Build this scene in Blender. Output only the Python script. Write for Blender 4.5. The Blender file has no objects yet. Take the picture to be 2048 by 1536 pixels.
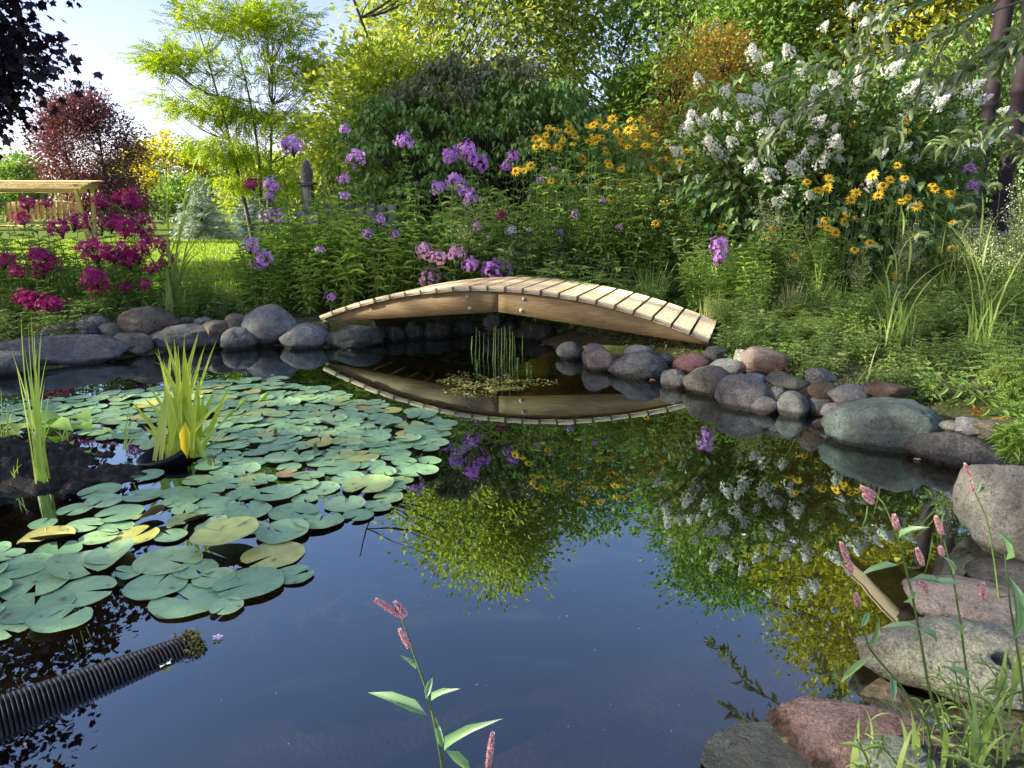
import bpy, math
import numpy as np
from mathutils import Vector, Matrix, Euler

# ------------------------------------------------------------------ camera, sky, sun, exposure
SC = bpy.context.scene
COL = SC.collection
FPX, PITCH, CAMH = 1420.0, math.radians(14.0), 1.2      # focal length in photo pixels (2048 wide)
cam_data = bpy.data.cameras.new('camera')
cam_data.sensor_width = 36.0
cam_data.lens = 36.0 * FPX / 2048.0
cam_data.clip_start, cam_data.clip_end = 0.05, 2000.0
cam = bpy.data.objects.new('camera', cam_data)
COL.objects.link(cam)
cam.location = (0, 0, CAMH)
cam.rotation_euler = (math.pi / 2 - PITCH, 0, 0)
SC.camera = cam

SUN_EL = math.radians(22.0)
SUN_XY = Vector((-0.98, -0.20)).normalized()             # horizontal direction towards the sun (left, a little behind)
SKY_STRENGTH, SUN_STRENGTH, EXPOSURE = 0.15, 5.0, 1.42
world = bpy.data.worlds.new('World')
SC.world = world
world.use_nodes = True
wn, wl = world.node_tree.nodes, world.node_tree.links
wn.clear()
w_out = wn.new('ShaderNodeOutputWorld')
w_bg = wn.new('ShaderNodeBackground')
w_bg.inputs['Strength'].default_value = SKY_STRENGTH
sky = wn.new('ShaderNodeTexSky')
sky.sky_type = 'NISHITA'
sky.sun_disc = False
sky.sun_elevation = SUN_EL
sky.sun_rotation = math.atan2(SUN_XY.x, SUN_XY.y)
sky.air_density, sky.dust_density, sky.ozone_density = 0.8, 1.0, 1.4
# thin cirrus: noise stretched along the horizon, laid over the whole sky
w_tc = wn.new('ShaderNodeTexCoord')
w_map = wn.new('ShaderNodeMapping')
w_map.inputs['Scale'].default_value = (2.2, 2.2, 16.0)
w_map.inputs['Location'].default_value = (0.35, 0.1, 0.63)
w_noise = wn.new('ShaderNodeTexNoise')
w_noise.inputs['Scale'].default_value = 1.6
w_noise.inputs['Detail'].default_value = 7.0
w_noise.inputs['Roughness'].default_value = 0.55
w_ramp = wn.new('ShaderNodeValToRGB')
w_ramp.color_ramp.elements[0].position = 0.60
w_ramp.color_ramp.elements[0].color = (0, 0, 0, 1)
w_ramp.color_ramp.elements[1].position = 0.80
w_ramp.color_ramp.elements[1].color = (0.22, 0.22, 0.22, 1)
w_hsv = wn.new('ShaderNodeHueSaturation')
w_hsv.inputs['Saturation'].default_value = 1.0
w_hsv.inputs['Value'].default_value = 1.0
w_mix = wn.new('ShaderNodeMix')
w_mix.data_type = 'RGBA'
w_mix.inputs[7].default_value = (2.6, 2.6, 2.9, 1)
wl.new(w_tc.outputs['Generated'], w_map.inputs['Vector'])
wl.new(w_map.outputs['Vector'], w_noise.inputs['Vector'])
wl.new(w_noise.outputs['Fac'], w_ramp.inputs['Fac'])
wl.new(w_ramp.outputs['Color'], w_mix.inputs[0])
wl.new(sky.outputs['Color'], w_hsv.inputs['Color'])
w_wb = wn.new('ShaderNodeMix')                             # camera white balance of the photograph: cooler light rendered warmer
w_wb.data_type = 'RGBA'; w_wb.blend_type = 'MULTIPLY'; w_wb.inputs[0].default_value = 1.0
w_wb.inputs[7].default_value = (1.06, 0.86, 0.90, 1)
wl.new(w_hsv.outputs['Color'], w_wb.inputs[6])
wl.new(w_wb.outputs[2], w_mix.inputs[6])
wl.new(w_mix.outputs[2], w_bg.inputs['Color'])
wl.new(w_bg.outputs['Background'], w_out.inputs['Surface'])

sun_data = bpy.data.lights.new('sun', 'SUN')
sun_data.energy = SUN_STRENGTH
sun_data.angle = math.radians(0.5)
sun_data.color = (1.0, 0.90, 0.72)
sun = bpy.data.objects.new('sun', sun_data)
COL.objects.link(sun)
to_sun = Vector((SUN_XY.x * math.cos(SUN_EL), SUN_XY.y * math.cos(SUN_EL), math.sin(SUN_EL)))
sun.rotation_euler = to_sun.to_track_quat('Z', 'Y').to_euler()
sun.location = (-20, 5, 15)

SC.view_settings.view_transform = 'Standard'
SC.view_settings.look = 'None'
SC.view_settings.exposure = EXPOSURE
SC.view_settings.gamma = 1.0
SC.view_settings.use_curve_mapping = False
SC.cycles.use_denoising = True
SC.cycles.max_bounces = 8
SC.cycles.diffuse_bounces = 4
SC.cycles.glossy_bounces = 3
SC.cycles.transmission_bounces = 5
SC.cycles.transparent_max_bounces = 8
SC.cycles.sample_clamp_indirect = 6.0
SC.cycles.caustics_reflective = False
SC.cycles.caustics_refractive = False

# ------------------------------------------------------------------ helpers
rng = np.random.default_rng(11)
A = lambda *x: np.array(x, dtype=np.float64)
CP, SP = math.cos(PITCH), math.sin(PITCH)

def ray(px, py):
    a, b = (px - 1024.0) / FPX, (768.0 - py) / FPX
    return A(a, CP + b * SP, -SP + b * CP)

def onz(px, py, z=0.0):
    d = ray(px, py)
    return A(0, 0, CAMH) + d * ((z - CAMH) / d[2])

def aty(px, py, Y):
    d = ray(px, py)
    return A(0, 0, CAMH) + d * (Y / d[1])

def proj(P):
    P = np.atleast_2d(P) - A(0, 0, CAMH)
    zc = P[:, 1] * CP - P[:, 2] * SP
    yc = P[:, 1] * SP + P[:, 2] * CP
    return np.stack([1024 + FPX * P[:, 0] / zc, 768 - FPX * yc / zc], 1)

def unit(v):
    v = np.asarray(v, float)
    return v / (np.linalg.norm(v, axis=-1, keepdims=True) + 1e-9)

def sstep(x, a, b):
    t = np.clip((np.asarray(x, float) - a) / (b - a), 0, 1)
    return t * t * (3 - 2 * t)

class MB:
    """collects blocks of vertices and faces, builds ONE mesh"""
    def __init__(s):
        s.v, s.f, s.n = [], [], 0
    def add(s, v, f, m=0):
        v = np.asarray(v, float).reshape(-1, 3)
        if isinstance(f, np.ndarray):
            s.f.append((f.reshape(-1, f.shape[-1]) + s.n, m))
        else:
            by = {}
            for q in f:
                by.setdefault(len(q), []).append(q)
            for q in by.values():
                s.f.append((np.array(q) + s.n, m))
        s.v.append(v)
        s.n += len(v)
        return s
    def mesh(s, name, mats, smooth=False):
        me = bpy.data.meshes.new(name)
        v = np.concatenate(s.v)
        me.vertices.add(len(v))
        me.vertices.foreach_set('co', v.astype(np.float32).ravel())
        loops = np.concatenate([f.ravel() for f, m in s.f])
        sizes = np.concatenate([np.full(len(f), f.shape[1]) for f, m in s.f])
        mi = np.concatenate([np.full(len(f), m) for f, m in s.f])
        me.loops.add(len(loops))
        me.loops.foreach_set('vertex_index', loops.astype(np.int32))
        me.polygons.add(len(sizes))
        st = np.concatenate([[0], np.cumsum(sizes)[:-1]])
        me.polygons.foreach_set('loop_start', st.astype(np.int32))
        me.polygons.foreach_set('loop_total', sizes.astype(np.int32))
        me.polygons.foreach_set('material_index', mi.astype(np.int32))
        if smooth:
            me.polygons.foreach_set('use_smooth', np.ones(len(sizes), bool))
        for m in (mats if isinstance(mats, (list, tuple)) else [mats]):
            me.materials.append(m)
        me.update(calc_edges=True)
        me.validate()
        return me

def props(o, label=None, cat=None, group=None, kind=None):
    if label: o['label'] = label
    if cat: o['category'] = cat
    if group: o['group'] = group
    if kind: o['kind'] = kind
    return o

def put(name, mesh, parent=None, loc=None, rot=None, scale=None, label=None, cat=None, group=None, kind=None):
    o = bpy.data.objects.new(name, mesh)
    COL.objects.link(o)
    if parent is not None: o.parent = parent
    if loc is not None: o.location = [float(c) for c in loc]
    if rot is not None: o.rotation_euler = [float(c) for c in rot]
    if scale is not None: o.scale = (scale,) * 3 if np.isscalar(scale) else scale
    return props(o, label, cat, group, kind)

def thing(name, label, cat, loc=(0, 0, 0), rz=0.0, group=None, scale=None):
    return put(name, None, None, loc, (0, 0, rz), scale, label, cat, group)

def dup(root, loc, rz, label=None, group=None, scale=None, tilt=(0, 0)):
    r = root.copy(); COL.objects.link(r)
    r.location = [float(c) for c in loc]
    r.rotation_euler = (float(tilt[0]), float(tilt[1]), float(rz))
    if scale is not None: r.scale = (scale,) * 3 if np.isscalar(scale) else scale
    if label: r['label'] = label
    if group: r['group'] = group
    for ch in list(root.children):
        c = ch.copy(); COL.objects.link(c); c.parent = r
        for g in list(ch.children):
            d = g.copy(); COL.objects.link(d); d.parent = c
    return r

# ---- templates: (u along the axis, s sideways, h along the normal), unit length / width
def tpl(v, f, m=None):
    return (np.array(v, float), f, m or [0] * len(f))

LEAF4 = tpl([(0, 0, 0), (.42, .5, .10), (1, 0, -.12), (.42, -.5, .10)], [(0, 3, 2, 1)])
LEAF6 = tpl([(0, 0, 0), (.4, .5, .12), (.4, 0, 0), (.4, -.5, .12), (1, 0, -.22)],
            [(0, 2, 1), (0, 3, 2), (1, 2, 4), (2, 3, 4)])
LEAF8 = tpl([(0, 0, 0), (.28, .46, .16), (.28, 0, .02), (.28, -.46, .16), (.66, .38, .08), (.66, 0, -.06), (.66, -.38, .08), (1, 0, -.24)],
            [(0, 2, 1), (0, 3, 2), (1, 2, 5, 4), (2, 3, 6, 5), (4, 5, 7), (5, 6, 7)])
MAPLE = tpl([(0, 0, 0), (.10, .30, 0), (.02, .46, -.05), (.34, .36, .02), (.52, .62, -.08), (.62, .26, .02), (1, 0, -.1),
             (.62, -.26, .02), (.52, -.62, -.08), (.34, -.36, .02), (.02, -.46, -.05), (.10, -.30, 0)],
            [(0, 3, 2, 1), (0, 5, 4, 3), (0, 7, 6, 5), (0, 9, 8, 7), (0, 11, 10, 9)])
def frond(n, wl=.30, ww=.12, droop=.25):
    v, f = [], []
    for i in range(n):
        u = .12 + .88 * i / (n - 1)
        for sgn in (-1, 1):
            k = len(v); L = wl * (1 - .45 * abs(u - .45) / .55)
            h = -droop * u * u
            v += [(u, 0, h), (u + ww * .3, sgn * L * .5, h + .03), (u + ww * .9, sgn * L, h - .06), (u + ww, sgn * L * .45, h - .02)]
            f.append((k, k + 1, k + 2, k + 3) if sgn < 0 else (k, k + 3, k + 2, k + 1))
    return tpl(v, f)
FROND = frond(7)
FROND_W = frond(5, .36, .24, .3)
NEEDLE = frond(9, .26, .05, .1)
def floret(n, cup=.15, w=.62):
    v, f = [], []
    for i in range(n):
        a = 2 * math.pi * i / n; k = len(v); c, s = math.cos(a), math.sin(a)
        for r, t, h in ((.04, 0, 0), (.6, w * .5, cup), (1, 0, cup * .7), (.6, -w * .5, cup)):
            v.append((.5 * (c * r - s * t), .5 * (s * r + c * t), h * .5))
        f.append((k, k + 3, k + 2, k + 1))
    return tpl(v, f)
FLO5, FLO4 = floret(5), floret(4, .2, .8)

def inst(mb, T, P, D, N, L, W=None, m=None):
    """one copy of template T per row: base P, axis D, normal N, length L, width W"""
    P = np.atleast_2d(P); n = len(P)
    D = unit(np.broadcast_to(D, (n, 3))); N = np.broadcast_to(N, (n, 3))
    S = unit(np.cross(N, D)); N = np.cross(D, S)
    L = np.broadcast_to(np.asarray(L, float), (n,)); W = L if W is None else np.broadcast_to(np.asarray(W, float), (n,))
    tv, tf, tm = T
    V = (P[:, None, :] + tv[None, :, 0, None] * (D * L[:, None])[:, None, :]
         + tv[None, :, 1, None] * (S * W[:, None])[:, None, :] + tv[None, :, 2, None] * (N * L[:, None])[:, None, :])
    off = (np.arange(n) * len(tv))[:, None, None]
    base = mb.n
    mb.v.append(V.reshape(-1, 3)); mb.n += n * len(tv)
    by = {}
    for q, mm in zip(tf, tm):
        by.setdefault((len(q), mm), []).append(q)
    for (k, mm), q in by.items():
        mb.f.append(((np.array(q)[None] + off).reshape(-1, k) + base, mm if m is None else m))
    return mb

def tube(mb, pts, rad, sides=5, m=0, cap=False):
    pts = np.asarray(pts, float); k = len(pts)
    rad = np.broadcast_to(np.asarray(rad, float), (k,))
    T = unit(np.gradient(pts, axis=0))
    ref = A(0.31, 0.95, 0.05) if abs(T[:, 2]).mean() > .7 else A(0.05, 0.1, 1)
    X = unit(np.cross(T, ref)); Yv = np.cross(T, X)
    an = np.linspace(0, 2 * math.pi, sides, endpoint=False)
    V = pts[:, None] + rad[:, None, None] * (np.cos(an)[None, :, None] * X[:, None] + np.sin(an)[None, :, None] * Yv[:, None])
    i = np.arange(k - 1)[:, None] * sides; j = np.arange(sides)[None]; j2 = (j + 1) % sides
    F = np.stack([i + j, i + j2, i + sides + j2, i + sides + j], -1).reshape(-1, 4)
    b = mb.n
    mb.add(V, F, m)
    if cap:
        for r in (0, k - 1):
            q = np.arange(sides) + b + r * sides
            mb.f.append((q[None] if r else q[None, ::-1], m))
    return mb

def curve(p0, p1, bow=(0, 0, 0), n=6):
    t = np.linspace(0, 1, n)[:, None]
    return np.asarray(p0) * (1 - t) + np.asarray(p1) * t + np.asarray(bow) * (4 * t * (1 - t))

def blades(mb, P, H, L, W, bend, segs=5, m=0, fold=0.0, twist=0.0):
    """grass-like blades: base P, horizontal lean dir H, length L, width W, bend 0..1+"""
    P = np.atleast_2d(P); n = len(P)
    H = np.broadcast_to(H, (n, 3)).copy(); H[:, 2] = 0; H = unit(H)
    L, W, bend = [np.broadcast_to(np.asarray(x, float), (n,)) for x in (L, W, bend)]
    t = np.linspace(0, 1, segs + 1)
    th = bend[:, None] * (t[None] ** 1.6) * 2.1 + .03            # angle from vertical along the blade
    dx, dz = np.sin(th), np.cos(th)
    x = np.concatenate([np.zeros((n, 1)), np.cumsum((dx[:, 1:] + dx[:, :-1]) * .5, 1)], 1) / segs
    z = np.concatenate([np.zeros((n, 1)), np.cumsum((dz[:, 1:] + dz[:, :-1]) * .5, 1)], 1) / segs
    C = P[:, None] + H[:, None] * (x * L[:, None])[..., None] + A(0, 0, 1) * (z * L[:, None])[..., None]
    S = np.stack([-H[:, 1], H[:, 0], np.zeros(n)], 1)
    if twist:
        ang = rng.uniform(-twist, twist, n)
        S = S * np.cos(ang)[:, None] + H * np.sin(ang)[:, None]
    w = (np.minimum(1, .55 + 1.6 * t) * (1 - t ** 2.2))[None] * W[:, None] * .5
    V = np.empty((n, segs + 1, 2, 3))
    V[:, :, 0] = C + S[:, None] * w[..., None]
    V[:, :, 1] = C - S[:, None] * w[..., None]
    b = (np.arange(n) * (segs + 1) * 2)[:, None]
    i = np.arange(segs)[None] * 2
    F = np.stack([b + i, b + i + 1, b + i + 3, b + i + 2], -1).reshape(-1, 4)
    mb.add(V.reshape(-1, 3), F, m)
    return mb

def box(mb, c, s, R=None, m=0, bev=0.0):
    """box with centre c, size s; R 3x3 columns = axes; bevelled on all edges when bev > 0"""
    s = np.asarray(s, float) / 2
    sg = np.array([(x, y, z) for x in (-1, 1) for y in (-1, 1) for z in (-1, 1)], float)
    if bev <= 0:
        v = sg * s
        f = [(0, 1, 3, 2), (4, 6, 7, 5), (0, 4, 5, 1), (2, 3, 7, 6), (0, 2, 6, 4), (1, 5, 7, 3)]
    else:
        v, f = [], []
        for q in sg:
            for ax in range(3):
                p = q * (s - bev); p[ax] = q[ax] * s[ax]; v.append(p)
        idx = lambda q, ax: 3 * (int(q[0] > 0) * 4 + int(q[1] > 0) * 2 + int(q[2] > 0)) + ax
        for ax in range(3):
            o1, o2 = (ax + 1) % 3, (ax + 2) % 3
            for sgn in (-1, 1):
                qs = []
                for a_, b_ in ((-1, -1), (1, -1), (1, 1), (-1, 1)):
                    q = [0, 0, 0]; q[ax] = sgn; q[o1] = a_; q[o2] = b_; qs.append(idx(q, ax))
                f.append(tuple(qs) if sgn > 0 else tuple(qs[::-1]))
            for a_ in (-1, 1):
                for b_ in (-1, 1):
                    q1 = [0, 0, 0]; q2 = [0, 0, 0]
                    q1[o1] = q2[o1] = a_; q1[o2] = q2[o2] = b_; q1[ax] = -1; q2[ax] = 1
                    f.append((idx(q1, o1), idx(q2, o1), idx(q2, o2), idx(q1, o2)))
        for q in sg:
            f.append((idx(q, 0), idx(q, 1), idx(q, 2)))
        v = np.array(v)
    if R is not None: v = v @ np.asarray(R).T
    return mb.add(v + np.asarray(c), f, m)

# value noise on arrays, for shaping stones and ground
_perm = np.random.default_rng(3).random((64, 64, 64))
def vnoise(p, sc=1.0):
    p = np.asarray(p, float) * sc + 100.0
    i = np.floor(p).astype(int); f = p - i; f = f * f * (3 - 2 * f); r = 0
    for dx in (0, 1):
        for dy in (0, 1):
            for dz in (0, 1):
                w = (f[..., 0] if dx else 1 - f[..., 0]) * (f[..., 1] if dy else 1 - f[..., 1]) * (f[..., 2] if dz else 1 - f[..., 2])
                r = r + w * _perm[(i[..., 0] + dx) % 64, (i[..., 1] + dy) % 64, (i[..., 2] + dz) % 64]
    return r * 2 - 1

# ------------------------------------------------------------------ materials
def newmat(name):
    m = bpy.data.materials.new(name); m.use_nodes = True
    nt = m.node_tree; nt.nodes.clear()
    return m, nt.nodes, nt.links, nt.nodes.new('ShaderNodeOutputMaterial')

def ramp(n, stops):
    r = n.new('ShaderNodeValToRGB'); e = r.color_ramp.elements
    while len(e) < len(stops): e.new(.5)
    for k, (p, c) in enumerate(stops):
        e[k].position = p; e[k].color = (*c, 1) if len(c) == 3 else c
    return r

def leafmat(name, cols, tr=.35, gloss=.05, rough=.45, tint=(1.15, 1.25, .45), gain=2.7):
    """leaf surface: colour differs from leaf to leaf, light passes through"""
    cols = [tuple(1 - (1 - v) ** gain for v in c) for c in cols]
    m, n, l, out = newmat(name)
    geo = n.new('ShaderNodeNewGeometry')
    oi = n.new('ShaderNodeObjectInfo')
    add = n.new('ShaderNodeMath'); add.operation = 'MULTIPLY_ADD'; add.inputs[1].default_value = .18
    l.new(oi.outputs['Random'], add.inputs[0])
    sc_ = n.new('ShaderNodeMath'); sc_.operation = 'MULTIPLY'; sc_.inputs[1].default_value = .86
    l.new(geo.outputs['Random Per Island'], sc_.inputs[0]); l.new(sc_.outputs[0], add.inputs[2])
    r = ramp(n, [(i / max(1, len(cols) - 1), c) for i, c in enumerate(cols)])
    l.new(add.outputs[0], r.inputs['Fac'])
    tc = n.new('ShaderNodeMix'); tc.data_type = 'RGBA'; tc.blend_type = 'MULTIPLY'; tc.inputs[0].default_value = 1
    l.new(r.outputs['Color'], tc.inputs[6]); tc.inputs[7].default_value = (*tint, 1)
    d = n.new('ShaderNodeBsdfDiffuse'); t = n.new('ShaderNodeBsdfTranslucent'); g = n.new('ShaderNodeBsdfGlossy')
    l.new(r.outputs['Color'], d.inputs['Color']); l.new(tc.outputs[2], t.inputs['Color'])
    g.inputs['Roughness'].default_value = rough; g.inputs['Color'].default_value = (.9, .9, .9, 1)
    a = n.new('ShaderNodeMixShader'); a.inputs[0].default_value = tr
    l.new(d.outputs[0], a.inputs[1]); l.new(t.outputs[0], a.inputs[2])
    b = n.new('ShaderNodeMixShader'); b.inputs[0].default_value = gloss
    l.new(a.outputs[0], b.inputs[1]); l.new(g.outputs[0], b.inputs[2])
    l.new(b.outputs[0], out.inputs['Surface'])
    return m

def plainmat(name, c1, c2, scale=20.0, rough=.8, bump=.2, stretch=(1, 1, 1), spec=.3, detail=6.0, coords='Object', lo=.35, hi=.68):
    m, n, l, out = newmat(name)
    p = n.new('ShaderNodeBsdfPrincipled'); tc = n.new('ShaderNodeTexCoord'); mp = n.new('ShaderNodeMapping'); no = n.new('ShaderNodeTexNoise')
    mp.inputs['Scale'].default_value = stretch
    no.inputs['Scale'].default_value = scale; no.inputs['Detail'].default_value = detail; no.inputs['Roughness'].default_value = .65
    r = ramp(n, [(lo, c1), (hi, c2)])
    l.new(tc.outputs[coords], mp.inputs[0]); l.new(mp.outputs[0], no.inputs['Vector']); l.new(no.outputs['Fac'], r.inputs['Fac'])
    l.new(r.outputs[0], p.inputs['Base Color'])
    p.inputs['Roughness'].default_value = rough; p.inputs['Specular IOR Level'].default_value = spec
    if bump:
        b = n.new('ShaderNodeBump'); b.inputs['Strength'].default_value = bump; b.inputs['Distance'].default_value = .02
        l.new(no.outputs['Fac'], b.inputs['Height']); l.new(b.outputs[0], p.inputs['Normal'])
    l.new(p.outputs[0], out.inputs['Surface'])
    return m

M = {}
M['stem'] = plainmat('stem_green', (.05, .10, .02), (.11, .18, .04), 30, .6, 0)
M['stem_dark'] = plainmat('stem_dark', (.02, .035, .012), (.05, .05, .02), 30, .7, 0)
M['bark'] = plainmat('bark', (.035, .028, .022), (.11, .09, .07), 18, .95, .6, (1, 1, .25))
M['bark_grey'] = plainmat('bark_grey', (.07, .065, .06), (.19, .17, .15), 18, .95, .5, (1, 1, .25))
M['phlox_leaf'] = leafmat('phlox_leaf', [(.05, .105, .022), (.08, .15, .032), (.12, .20, .042), (.15, .22, .05)], .35, .05)
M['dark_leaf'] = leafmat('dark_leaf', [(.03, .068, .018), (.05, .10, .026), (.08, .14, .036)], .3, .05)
M['bright_leaf'] = leafmat('bright_leaf', [(.09, .17, .03), (.13, .23, .04), (.19, .30, .05)], .4, .05)
M['weed_leaf'] = leafmat('weed_leaf', [(.06, .12, .026), (.10, .175, .04), (.14, .215, .05), (.18, .225, .06)], .35, .05)
M['grass'] = leafmat('grass_blade', [(.06, .13, .03), (.11, .20, .04), (.17, .26, .06), (.22, .27, .09)], .4, .04)
M['grass_dry'] = leafmat('grass_dry', [(.13, .17, .05), (.20, .21, .09), (.27, .24, .12)], .35, .03)
# ------------------------------------------------------------------ pond outline and ground
_sh = [(0, 748), (110, 735), (235, 716), (330, 704), (450, 694), (560, 690), (650, 688), (770, 682), (850, 674), (960, 668), (1060, 672),
       (1120, 700), (1200, 726), (1330, 750), (1440, 782), (1530, 806), (1640, 826), (1720, 862), (1850, 905), (1960, 925), (1985, 1010),
       (1990, 1090), (1960, 1150), (1880, 1210), (1800, 1300), (1790, 1390), (1640, 1440), (1560, 1500), (1450, 1530)]
POND = np.array([onz(x, y)[:2] for x, y in _sh] + [(.30, 1.12), (-.4, .95), (-1.4, .7), (-2.6, .55), (-3.9, .9), (-4.7, 2.2), (-4.8, 3.8), (-4.4, 4.9)])

def pond_dist(x, y):
    p = np.stack([np.asarray(x, float).ravel(), np.asarray(y, float).ravel()], 1)
    best = np.full(len(p), 1e9); ins = np.zeros(len(p), bool)
    for k in range(len(POND)):
        a, b = POND[k], POND[(k + 1) % len(POND)]
        ab = b - a
        t = np.clip(((p - a) @ ab) / (ab @ ab), 0, 1)
        best = np.minimum(best, np.linalg.norm(p - a - t[:, None] * ab, axis=1))
        c = (a[1] > p[:, 1]) != (b[1] > p[:, 1])
        with np.errstate(divide='ignore', invalid='ignore'):
            xx = a[0] + (p[:, 1] - a[1]) * ab[0] / ab[1]
        ins ^= c & (p[:, 0] < xx)
    return np.where(ins, -best, best).reshape(np.shape(x))

def gz(x, y):
    x, y = np.asarray(x, float), np.asarray(y, float)
    d = pond_dist(x, y)
    bank = .14 + .20 * sstep(x, .6, 3.6) * sstep(y, 2.5, 6.0) - .02 * sstep(-x, 2, 8)
    near = sstep(x, .1, .5) * (1 - sstep(y, 2.6, 3.4))                     # the near right shore stays low under its boulders
    out = .01 + .10 * np.clip(d / .45, 0, 1) + bank * (1 - np.exp(-np.maximum(d - .42, 0) / (.6 + .5 * sstep(x, .5, 2.5) + 1.1 * near))) - .06 * near
    p3 = np.stack([x, y, np.zeros_like(x)], -1)
    out = out + np.minimum(1, np.maximum(d, 0) / .3) * (.03 * vnoise(p3, 2.3) + .012 * vnoise(p3, 9.0)) * (1 - sstep(np.hypot(x, y), 10, 16))
    inn = -.03 - .42 * (1 - np.exp(np.minimum(d, 0) / .40)) + .04 * vnoise(p3, 3.1)
    return np.where(d > 0, out, np.where(d > -.12, .02 + (inn - .02) * np.clip(-d / .12, 0, 1), inn))

def axis(lo, hi, step, far, grow=1.35):
    c = list(np.arange(lo, hi + 1e-6, step)); s = step
    while c[-1] < far: s *= grow; c.append(c[-1] + s)
    s = step
    while c[0] > -far: s *= grow; c.insert(0, c[0] - s)
    return np.array(c)

m, n, l, out = newmat('ground_soil_and_grass')
p = n.new('ShaderNodeBsdfPrincipled'); geo = n.new('ShaderNodeNewGeometry'); sep = n.new('ShaderNodeSeparateXYZ')
l.new(geo.outputs['Position'], sep.inputs[0])
n1 = n.new('ShaderNodeTexNoise'); n1.inputs['Scale'].default_value = 2.6; n1.inputs['Detail'].default_value = 8; n1.inputs['Roughness'].default_value = .65
n2 = n.new('ShaderNodeTexNoise'); n2.inputs['Scale'].default_value = 45; n2.inputs['Detail'].default_value = 5
for q in (n1, n2): l.new(geo.outputs['Position'], q.inputs['Vector'])
soil = ramp(n, [(.25, (.06, .045, .028)), (.5, (.14, .11, .07)), (.78, (.25, .20, .135))]); l.new(n2.outputs['Fac'], soil.inputs[0])
moss = ramp(n, [(.3, (.03, .05, .012)), (.7, (.08, .11, .03))]); l.new(n2.outputs['Fac'], moss.inputs[0])
lawn = ramp(n, [(.3, (.085, .15, .012)), (.7, (.15, .22, .02))]); l.new(n1.outputs['Fac'], lawn.inputs[0])
silt = ramp(n, [(.3, (.045, .036, .014)), (.55, (.095, .078, .030)), (.75, (.17, .145, .055))]); l.new(n1.outputs['Fac'], silt.inputs[0])
mm = ramp(n, [(.42, (0, 0, 0)), (.60, (1, 1, 1))]); l.new(n1.outputs['Fac'], mm.inputs[0])
mix1 = n.new('ShaderNodeMix'); mix1.data_type = 'RGBA'; l.new(mm.outputs[0], mix1.inputs[0]); l.new(soil.outputs[0], mix1.inputs[6]); l.new(moss.outputs[0], mix1.inputs[7])
# lawn lies beyond the beds
ly = n.new('ShaderNodeMapRange'); ly.inputs[1].default_value = 8.3; ly.inputs[2].default_value = 9.0; l.new(sep.outputs[1], ly.inputs[0])
mix2 = n.new('ShaderNodeMix'); mix2.data_type = 'RGBA'; l.new(ly.outputs[0], mix2.inputs[0]); l.new(mix1.outputs[2], mix2.inputs[6]); l.new(lawn.outputs[0], mix2.inputs[7])
# silt under water
lz = n.new('ShaderNodeMapRange'); lz.inputs[1].default_value = -.01; lz.inputs[2].default_value = -.06; l.new(sep.outputs[2], lz.inputs[0])
mix3 = n.new('ShaderNodeMix'); mix3.data_type = 'RGBA'; l.new(lz.outputs[0], mix3.inputs[0]); l.new(mix2.outputs[2], mix3.inputs[6]); l.new(silt.outputs[0], mix3.inputs[7])
bp = n.new('ShaderNodeBump'); bp.inputs['Strength'].default_value = .6; bp.inputs['Distance'].default_value = .02; l.new(n2.outputs['Fac'], bp.inputs['Height'])
l.new(mix3.outputs[2], p.inputs['Base Color']); l.new(bp.outputs[0], p.inputs['Normal'])
p.inputs['Roughness'].default_value = .95; p.inputs['Specular IOR Level'].default_value = .15
l.new(p.outputs[0], out.inputs[0]); M['ground'] = m

gx, gy = axis(-6, 7, .085, 600), axis(.2, 10, .085, 600)
GX, GY = np.meshgrid(gx, gy)
GZ = gz(GX, GY)
mb = MB(); nx = len(gx); i = np.arange(len(gy) - 1)[:, None] * nx; j = np.arange(nx - 1)[None]
mb.add(np.stack([GX, GY, GZ], -1), np.stack([i + j, i + j + 1, i + nx + j + 1, i + nx + j], -1).reshape(-1, 4))
put('ground', mb.mesh('ground', M['ground'], True), label='garden soil and lawn sloping into the pond', kind='structure')

# ------------------------------------------------------------------ water
m, n, l, out = newmat('pond_water')
fr = n.new('ShaderNodeFresnel'); fr.inputs['IOR'].default_value = 1.33
mul = n.new('ShaderNodeMath'); mul.operation = 'MULTIPLY'; mul.inputs[1].default_value = -14.5
ex = n.new('ShaderNodeMath'); ex.operation = 'EXPONENT'; l.new(mul.outputs[0], ex.inputs[0])
l.new(fr.outputs[0], mul.inputs[0])
mn = n.new('ShaderNodeMath'); mn.operation = 'MULTIPLY_ADD'; mn.inputs[1].default_value = -.54; mn.inputs[2].default_value = .54; l.new(ex.outputs[0], mn.inputs[0])
gl = n.new('ShaderNodeBsdfGlossy'); gl.inputs['Roughness'].default_value = .0; gl.inputs['Color'].default_value = (.74, .93, 1, 1)
tr = n.new('ShaderNodeBsdfTransparent'); tr.inputs['Color'].default_value = (.62, .58, .45, 1)
no = n.new('ShaderNodeTexNoise'); no.inputs['Scale'].default_value = 3.5; no.inputs['Detail'].default_value = 2
g2 = n.new('ShaderNodeNewGeometry'); l.new(g2.outputs['Position'], no.inputs['Vector'])
bp = n.new('ShaderNodeBump'); bp.inputs['Strength'].default_value = .018; bp.inputs['Distance'].default_value = .02
l.new(no.outputs['Fac'], bp.inputs['Height']); l.new(bp.outputs[0], gl.inputs['Normal'])
mx = n.new('ShaderNodeMixShader'); l.new(mn.outputs[0], mx.inputs[0]); l.new(tr.outputs[0], mx.inputs[1]); l.new(gl.outputs[0], mx.inputs[2])
l.new(mx.outputs[0], out.inputs[0]); M['water'] = m
c = POND.mean(0); P2 = c + (POND - c) * 1.0
nrm = []
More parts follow.
